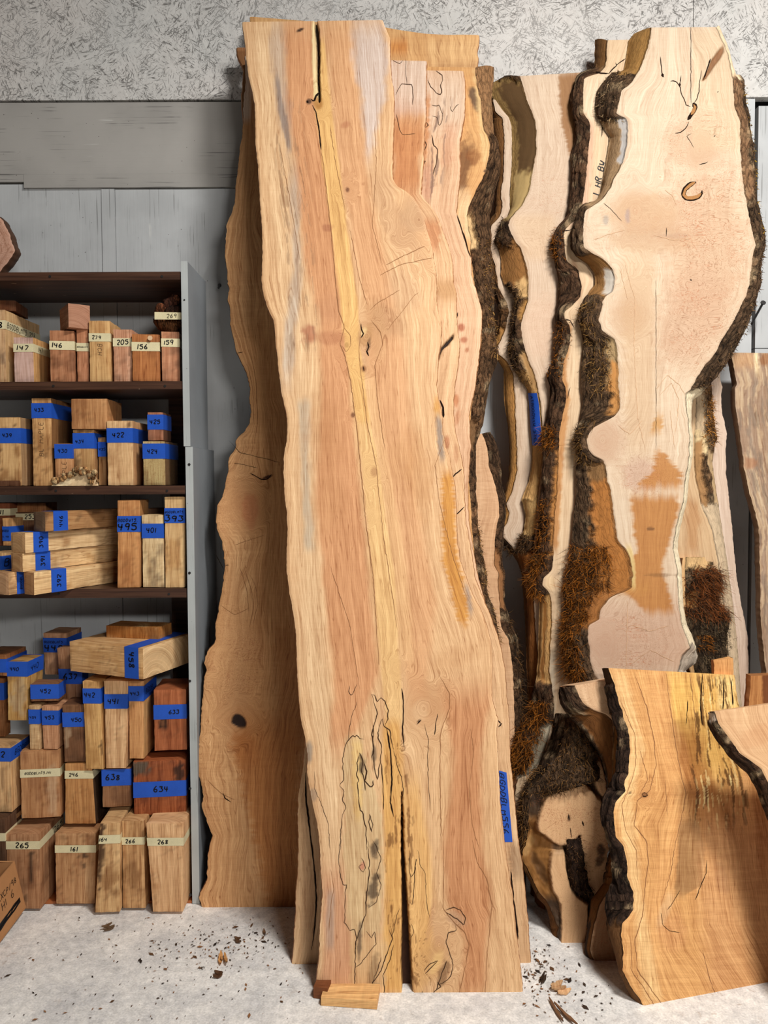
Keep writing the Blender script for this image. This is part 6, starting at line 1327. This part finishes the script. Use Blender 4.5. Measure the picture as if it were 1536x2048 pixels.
block('dark block with cream tape marked 253, behind the billet marked 446', 30, 75, 1024, 1066, 2.80, 0.10, 0, (124,86,58), tapes=[zc(1027,1040,'253', box=(.45,.1,.95,.9))])
block('brown block lying at the back of the third shelf, topmost at the left', 25, 92, 1006, 1027, 2.82, 0.12, -4, (168,112,68), (120,76,46), group='wood pieces stacked on the shelves')
block('reddish dark block with cream tape marked 11 at the far left of the third shelf', -30, 22, 1006, 1092, 2.76, 0.10, 0, (130,72,44), tapes=[zc(1017,1031,'11', box=(.6,.15,.8,.85))])
# bottom bay
block('rough brown block with cream tape marked 265 in the bottom row', 16, 82, 1668, 1818, 'floor', 0.20, 0, (178,130,92), (140,98,68), tapes=[zc(1682,1698,'265', box=(.28,.1,.7,.9), side='265', sbox=(.55,.1,.95,.9))], marks=[(.72,.48,.06,.16,(60,44,34),.9), (.72,.3,.09,.08,(60,44,34),.9), (.5,.86,.07,.05,(80,56,40),.6)])
block('rough brown block with cream tape marked 161, black stain down its right half', 112, 190, 1666, 1808, 'floor', 0.22, 0, (190,142,98), (160,110,72), x0t=110, x1t=192, tapes=[zc(1690,1705,'161', box=(.38,.1,.58,.9))], marks=[(.72,.32,.12,.04,(60,46,36),.9), (.68,.44,.04,.08,(70,52,40),.8), (.85,.7,.1,.25,(206,164,120),.5)], spots=.4)
block('split spalted block with a flared foot and cream tape marked 164', 190, 240, 1645, 1824, 'floor', 0.20, -4, (216,172,120), (150,104,62), x0t=200, x1t=240, tapes=[zc(1669,1686,'164', box=(.02,.1,.42,.9))], marks=[(.1,.25,.18,.42,(84,58,38),.95), (.55,.6,.02,.2,(70,48,32),.8)], fig=.12)
block('straight-grained streaky block with cream tape marked 266', 246, 291, 1641, 1817, 'floor', 0.16, 0, (204,156,106), (150,106,66), x0t=244, tapes=[zc(1674,1689,'266', box=(.15,.15,.62,.85))], gs=1.5)
block('pale tapering block with cream tape marked 268 beside the grey side', 306, 366, 1646, 1824, 'floor', 0.16, 0, (222,174,126), (206,152,104), x0t=292, x1t=367, tapes=[zc(1675,1691,'268', box=(.28,.15,.6,.85))])
block('block with cream tape marked BGDDBLMTS.141 in the second row from the bottom', 43, 122, 1500, 1634, 2.69, 0.14, -6, (186,134,90), (156,106,70), tapes=[zc(1536,1552,'BGDDBLMTS.141', box=(.12,.1,.78,.9))], marks=[(.8,.6,.14,.4,(212,176,138),.6), (.6,.55,.04,.15,(120,76,46),.6)])
block('orange-brown block with cream tape marked 246, bark on its right side', 130, 192, 1526, 1648, 2.69, 0.14, 0, (196,140,86), (176,116,66), x1t=184, tapes=[zc(1541,1557,'246', box=(.15,.1,.5,.9))], sidecol=(70,50,36))
block('dark walnut block with blue tape marked 638', 205, 263, 1537, 1613, 2.69, 0.12, -5, (150,106,72), (110,74,50), tapes=[zb(1537,1570,'638', box=(.14,.2,.66,.85))], gs=1.3)
block('reddish block with blue tape marked 634, dark bark on its upper left', 268, 373, 1519, 1627, 2.69, 0.18, -6, (156,86,50), (120,62,38), tapes=[zb(1560,1591,'634', box=(.38,.15,.68,.85))], marks=[(.1,.1,.22,.16,(92,80,66),.95), (.88,.22,.12,.16,(52,34,26),.9)], gs=1.6, fig=.15)
block('reddish block with a dark knot under blue tape marked 633', 309, 374, 1378, 1500, 2.70, 0.16, -5, (170,98,60), (130,72,44), tapes=[zb(1408,1437,'633', box=(.46,.2,.8,.8))], marks=[(.26,.56,.16,.11,(46,30,22),.95), (.27,.55,.08,.06,(120,74,46),.8)], gs=1.3)
block('tall narrow block with blue tape marked 442', 172, 207, 1362, 1539, 2.675, 0.12, 3, (212,164,104), (176,126,72), x0t=165, x1t=200, tapes=[zb(1377,1407,'442', box=(.08,.25,.72,.85))], marks=[(.95,.75,.12,.12,(92,64,40),.8)])
block('tall pale block with blue tape marked 441, darker at its lower right', 212, 252, 1361, 1537, 2.675, 0.11, 0, (222,176,128), (200,150,104), x0t=208, x1t=256, tapes=[zb(1388,1417,'441', box=(.15,.2,.65,.8))])
block('tall orange-tan block with blue tape marked 443', 259, 288, 1361, 1518, 2.68, 0.15, 0, (208,150,96), (186,126,76), x0t=257, x1t=287, tapes=[zb(1372,1402,'443', box=(.1,.2,.75,.8), side='BGDDBL', sbox=(.15,.15,.8,.85))], sidecol=(206,154,100))
block('dark weathered block with blue tape marked 450', 129, 172, 1408, 1524, 2.69, 0.14, -3, (122,82,54), (92,62,42), x0t=124, x1t=167, tapes=[zb(1424,1453,'450', box=(.4,.2,.9,.75))], marks=[(.15,.5,.15,.2,(190,160,126),.6)], spots=.5)
block('pinkish brown block with blue tape marked 453', 87, 115, 1412, 1499, 2.69, 0.14, 3, (206,150,110), x0t=83, x1t=117, tapes=[zb(1421,1450,'453', box=(.2,.25,.8,.8))])
block('small striped block with blue tape marked 454', 60, 80, 1411, 1500, 2.69, 0.14, 2, (216,178,130), (160,116,76), x0t=57, x1t=78, tapes=[zb(1419,1448,'454', box=(.12,.2,.75,.7))], fig=.35, gs=1.3)
block('squat dark-topped block with blue tape marked 452', 62, 118, 1367, 1402, 2.70, 0.07, -4, (140,96,64), (100,66,44), tapes=[zb(1368,1397,'452', box=(.34,.25,.74,.8))])
block('spotted block with blue tape marked 440 at the upper left of the bottom bay', 16, 53, 1323, 1442, 2.70, 0.11, 4, (206,160,96), (150,110,66), x0t=14, x1t=55, tapes=[zb(1323,1353,'440', box=(.16,.25,.62,.72), side='440', sbox=(.2,.2,.7,.7))], spots=.5, marks=[(.6,.6,.4,.3,(190,170,140),.5)])
block('block with blue tape marked BGDDBLMTS.448, standing highest in the bottom bay', 90, 133, 1266, 1350, 2.84, 0.12, 4, (200,150,112), (150,104,74), x0t=86, x1t=133, tapes=[zb(1276,1305,['BGDDBLMTS.', '448'], box=(.05,.1,.9,.92))])
block('dark walnut block with blue tape marked 637, under the big block marked 458', 122, 162, 1296, 1404, 2.78, 0.05, 4, (166,120,86), (120,82,58), x0t=114, x1t=166, tapes=[zb(1338,1368,'637', box=(.2,.15,.85,.85))], gs=1.4)
block('big flat block with blue tape marked 458, lying tilted across the bottom bay blocks', 140, 287, 1297, 1359, 2.585, 0.27, 22, (220,172,118), (206,154,98), tapes=[('blue', 'x', 250, 278, '458', dict(rot=3, box=(.15, .3, .85, .85)))], sidecol=(222,184,136), grain='x', marks=[])
block('orange rough-topped piece lying on top of the big block marked 458', 212, 318, 1255, 1279, 2.73, 0.10, 12, (176,116,60), (206,164,110), group='wood pieces stacked on the shelves')
block('block with blue tape ending in 2 at the far left, above the cardboard box', -40, 24, 1494, 1625, 2.66, 0.14, 2, (212,166,116), tapes=[zb(1496,1523,'632', box=(.4,.25,.85,.8), side='BGDDBL', sbox=(.2,.2,.9,.8))], sidecol=(214,170,120), marks=[(.75,.5,.05,.2,(120,84,56),.6)])
block('brown block with blue tape at the left edge, highest of two', -40, 13, 1309, 1352, 2.70, 0.14, 3, (170,112,70), tapes=[zb(1318,1345,None)])
block('brown block with slanting blue tape at the left edge, lowest of two', -40, 10, 1356, 1474, 2.75, 0.04, 3, (166,112,70), (120,80,50), tapes=[zb(1366,1400,None)])
block('pale offcut lying under the block ending in 2, at the left edge', -40, 34, 1628, 1637, 2.70, 0.16, 4, (206,156,106), group='wood pieces stacked on the shelves')
block('dark bark-sided block with cream tape behind the cardboard box', -40, 14, 1638, 1820, 'floor', 0.12, 0, (96,68,50), tapes=[zc(1666,1682,None)])

# burl slice on top of the shelves
slab('burl_slice', 'pinkish burl slice standing on top of the shelving at the left edge', 'burl', [(-150,420),(-150,548)], [(-4,432),(8,446),(15,460),(22,478),(29,500),(24,512),(12,526),(-4,548)], (2.82, 0.0, 0), 0.05, (206,160,136), bark='', burl=1.0, seed=31, fig=0.03, jit=3, side=(80,54,38))

# ------------------------------------------------------------------ cardboard box
bx = thing('cardboard_box', 'cardboard box with marker writing, cut off at the lower left corner', 'box', (-1.3, 2.5, 0))
def fpt(u, v):
    d = px_ray(u, v); return CAM + d * (CAM[2] - 0.001) / -d[2]
B0 = at(52, 1815, 2.60); A0 = fpt(-34, 1931); B1 = at(29, 1722, 2.58); A1 = A0 + (B1 - B0)
bk = np.array([-0.28, -0.03, 0.0]); C0, D0, C1, D1 = A0 + bk, B0 + bk, A1 + bk, B1 + bk
def panel(pts, name, th=0.004):
    q = [np.array(p, float) for p in pts]; n = np.cross(q[1] - q[0], q[3] - q[0]); n /= np.linalg.norm(n); mb = MB()
    b = [p - n * th for p in q]
    mb.quad(q[3], q[2], q[1], q[0], flip=True); mb.quad(b[0], b[1], b[2], b[3], flip=True)
    for i in range(4): mb.quad(q[i], q[(i + 1) % 4], b[(i + 1) % 4], b[i], flip=True)
    return mb.build(name, M['card'], bx, attrs=False), q
pn, q = panel([A0, B0, B1, A1], 'side_panel'); panel([B0, D0, D1, B1], 'side_panel'); panel([D0, C0, C1, D1], 'side_panel'); panel([C0, A0, A1, C1], 'side_panel')
panel([C0 + (0,0,.002), D0 + (0,0,.002), B0 + (0,0,.002), A0 + (0,0,.002)], 'bottom_panel'); panel([B1 + (-.005,0,0), D1 + (0.01,0,0), D1 + (-.10, -.02, .02), B1 + (-.11, -.02, .012)], 'flap')
write_on(q, 'BGDDSLXBKXCP/98', pn, (.02, .60, .95, .76), 0, seed=12, wt=.7); write_on(q, 'HI 6', pn, (.55, .44, .85, .58), 0, seed=13, wt=.6)
mb = MB(); n_ = np.cross(q[1] - q[0], q[3] - q[0]); n_ /= np.linalg.norm(n_)
for i in range(5):
    s = np.linspace(.40, .92, 14); t = .18 + .05 * i * .4 + .09 * (s - .4) + (vn(s * 9, i, 3) - .5) * .05
    f = lambda t_: ((q[0] * (1 - s[:, None]) + q[1] * s[:, None]) * (1 - t_[:, None]) + (q[3] * (1 - s[:, None]) + q[2] * s[:, None]) * t_[:, None]) + n_ * .0008
    mb.grid(np.stack([f(t + .022), f(t - .012)], 1))
mb.build('scribble', M['ink'], pn, attrs=False)

# ------------------------------------------------------------------ shims, chips and litter on the floor
def chip(label, u, v, ln, wd, ang, col, th=0.006, name='wood_chip', cat='wood chip', split=3):
    p = fpt(u, v); a = math.radians(ang); e1 = np.array([math.cos(a), math.sin(a), 0]); e2 = np.array([-math.sin(a), math.cos(a), 0])
    mb = MB(); sd = int(u * 7 + v)
    for j in range(split):
        off = e2 * (j - (split - 1) / 2) * wd * .7 + e1 * (vn(j, sd, 3) - .5) * ln * .5; tw = (vn(j, sd, 5) - .5) * .9
        s = np.linspace(-.5, .5, 7)
        f1 = e1 * math.cos(tw) + e2 * math.sin(tw); f2 = np.cross([0, 0, 1], f1)
        w = wd * .5 * (1 - np.abs(s * 2) ** 2 * .8) * (0.7 + .6 * vn(s * 5, j, sd))
        c = p + off + f1 * (s * ln)[:, None] + np.array([0, 0, 1]) * (th * .5 + j * th * .6 + th * .8 * np.abs(s * 2))[:, None]
        up = np.array([0, 0, th * .5])
        r = np.stack([c + f2 * w[:, None] + up, c - f2 * w[:, None] + up, c - f2 * w[:, None] - up * .6, c + f2 * w[:, None] - up * .6, c + f2 * w[:, None] + up], 1)
        mb.grid(r, lin(col) * (.7 + .6 * vn(j, 3.3, sd)), np.stack([r[..., 0], r[..., 1], r[..., 0] * 0], -1), (.1, 1, 0))
    tag(mb.build(name, M['wood'], attrs=True, loc=p), label, cat)
chip('splintered pale wood chip on the floor left of the centre slabs', 445, 1922, .05, .010, -60, (206,150,92))
chip('short dark bark chip on the floor below the splintered pale chip', 434, 1953, .028, .014, -5, (92,62,40), split=2)
chip('dark bark chip on the floor below the wide burled slab', 477, 1884, .022, .012, -10, (84,58,38), split=2)
chip('pale curled shaving on the floor right of the tall front slab', 1124, 1981, .045, .018, 12, (214,168,122), split=3)
chip('long dark splinter lying at the bottom centre-right of the floor', 1118, 2026, .10, .010, -58, (120,84,56), split=2)
chip('dark bark splinter on the floor between the two stacks', 1086, 1962, .045, .008, 66, (58,42,30), split=2)
chip('grey-brown litter cluster on the floor in front of the blocks', 219, 1859, .035, .008, 18, (104,80,58), split=3)
chip('thin splinter on the floor in front of the pale narrow left strip', 527, 1866, .03, .008, -50, (110,78,52), split=1)
# shim boards under the big slab
P0 = fpt(641, 2012); shm = thing('shim_board', 'small pale board lying on the floor under the left foot of the tall slab', 'offcut', P0)
def bar(mb, u0, u1, v0, v1, z0, z1, dep, col, k):
    a, b = fpt(u0, v0), fpt(u1, v1); e = (b - a) / np.linalg.norm(b - a); back = np.array([-e[1], e[0], 0]) * dep
    A, B_ = a + (0, 0, z0), b + (0, 0, z0); h = np.array([0, 0, z1 - z0]); cc = lin(col)
    def gq(p, q_, r, s):
        S = np.linspace(0, 1, 20)[None, :, None]; T_ = np.linspace(0, 1, 6)[:, None, None]
        Pp = (p * (1 - S) + q_ * S) * (1 - T_) + (s * (1 - S) + r * S) * T_
        mb.grid(Pp, cc * (.85 + .3 * fbm(S[..., 0] * 30, T_[..., 0] * 3, k, 3)[..., None]), np.stack([Pp[..., 1] + Pp[..., 2], Pp[..., 0], Pp[..., 0] * 0 + k], -1), (.1, 1, 0), flip=True)
    gq(A + h, B_ + h, B_, A); gq(A + h + back, B_ + h + back, B_ + h, A + h); gq(B_ + h, B_ + h + back, B_ + back, B_); gq(A + h + back, A + h, A, A + back)
mb = MB(); bar(mb, 642, 754, 2011, 2019, 0.0, 0.024, 0.075, (226,176,116), 3); mb.build('sawn_body', M['wood'], shm)
P0 = fpt(628, 1996); sh2 = thing('shim_board', 'dark bark-edged offcut under the left foot of the tall slab, behind the pale board', 'offcut', P0)
mb = MB(); bar(mb, 627, 655, 1996, 2000, 0.0, 0.034, 0.05, (120,70,40), 4); mb.build('sawn_body', M['wood'], sh2)
# fine litter nobody could count
rng = np.random.default_rng(11); mb = MB()
for i in range(620):
    cl_ = rng.random()
    if cl_ < .45: u, v = rng.normal(440, 90), rng.normal(1890, 40)
    elif cl_ < .6: u, v = rng.normal(1075, 18), rng.normal(1940, 30)
    elif cl_ < .75: u, v = rng.uniform(1050, 1240), rng.uniform(1890, 2046)
    else: u, v = rng.uniform(0, 640), rng.uniform(1835, 2046)
    if v < 1833 or v > 2060 or (u > 1160 and v < 1965): continue
    p = fpt(u, v); a = rng.uniform(0, 6.28); l = rng.uniform(.002, .006) * (2.2 if rng.random() < .15 else 1); w = l * rng.uniform(.2, .6)
    e1 = np.array([math.cos(a), math.sin(a), rng.uniform(0, .3)]) * l; e2 = np.array([-math.sin(a), math.cos(a), 0]) * w
    c = lin([(60,44,32),(96,66,42),(140,96,60),(44,34,28)][rng.integers(4)])
    mb.quad(p + e1 + (0,0,.0022), p + e2 + (0,0,.0025), p - e1 + (0,0,.0012), p - e2 + (0,0,.0025), col=c)
o = mb.build('sawdust_litter', M['vcol']); o['kind'] = 'stuff'; o['label'] = 'dark specks of bark and sawdust scattered over the concrete floor'; o['category'] = 'litter'
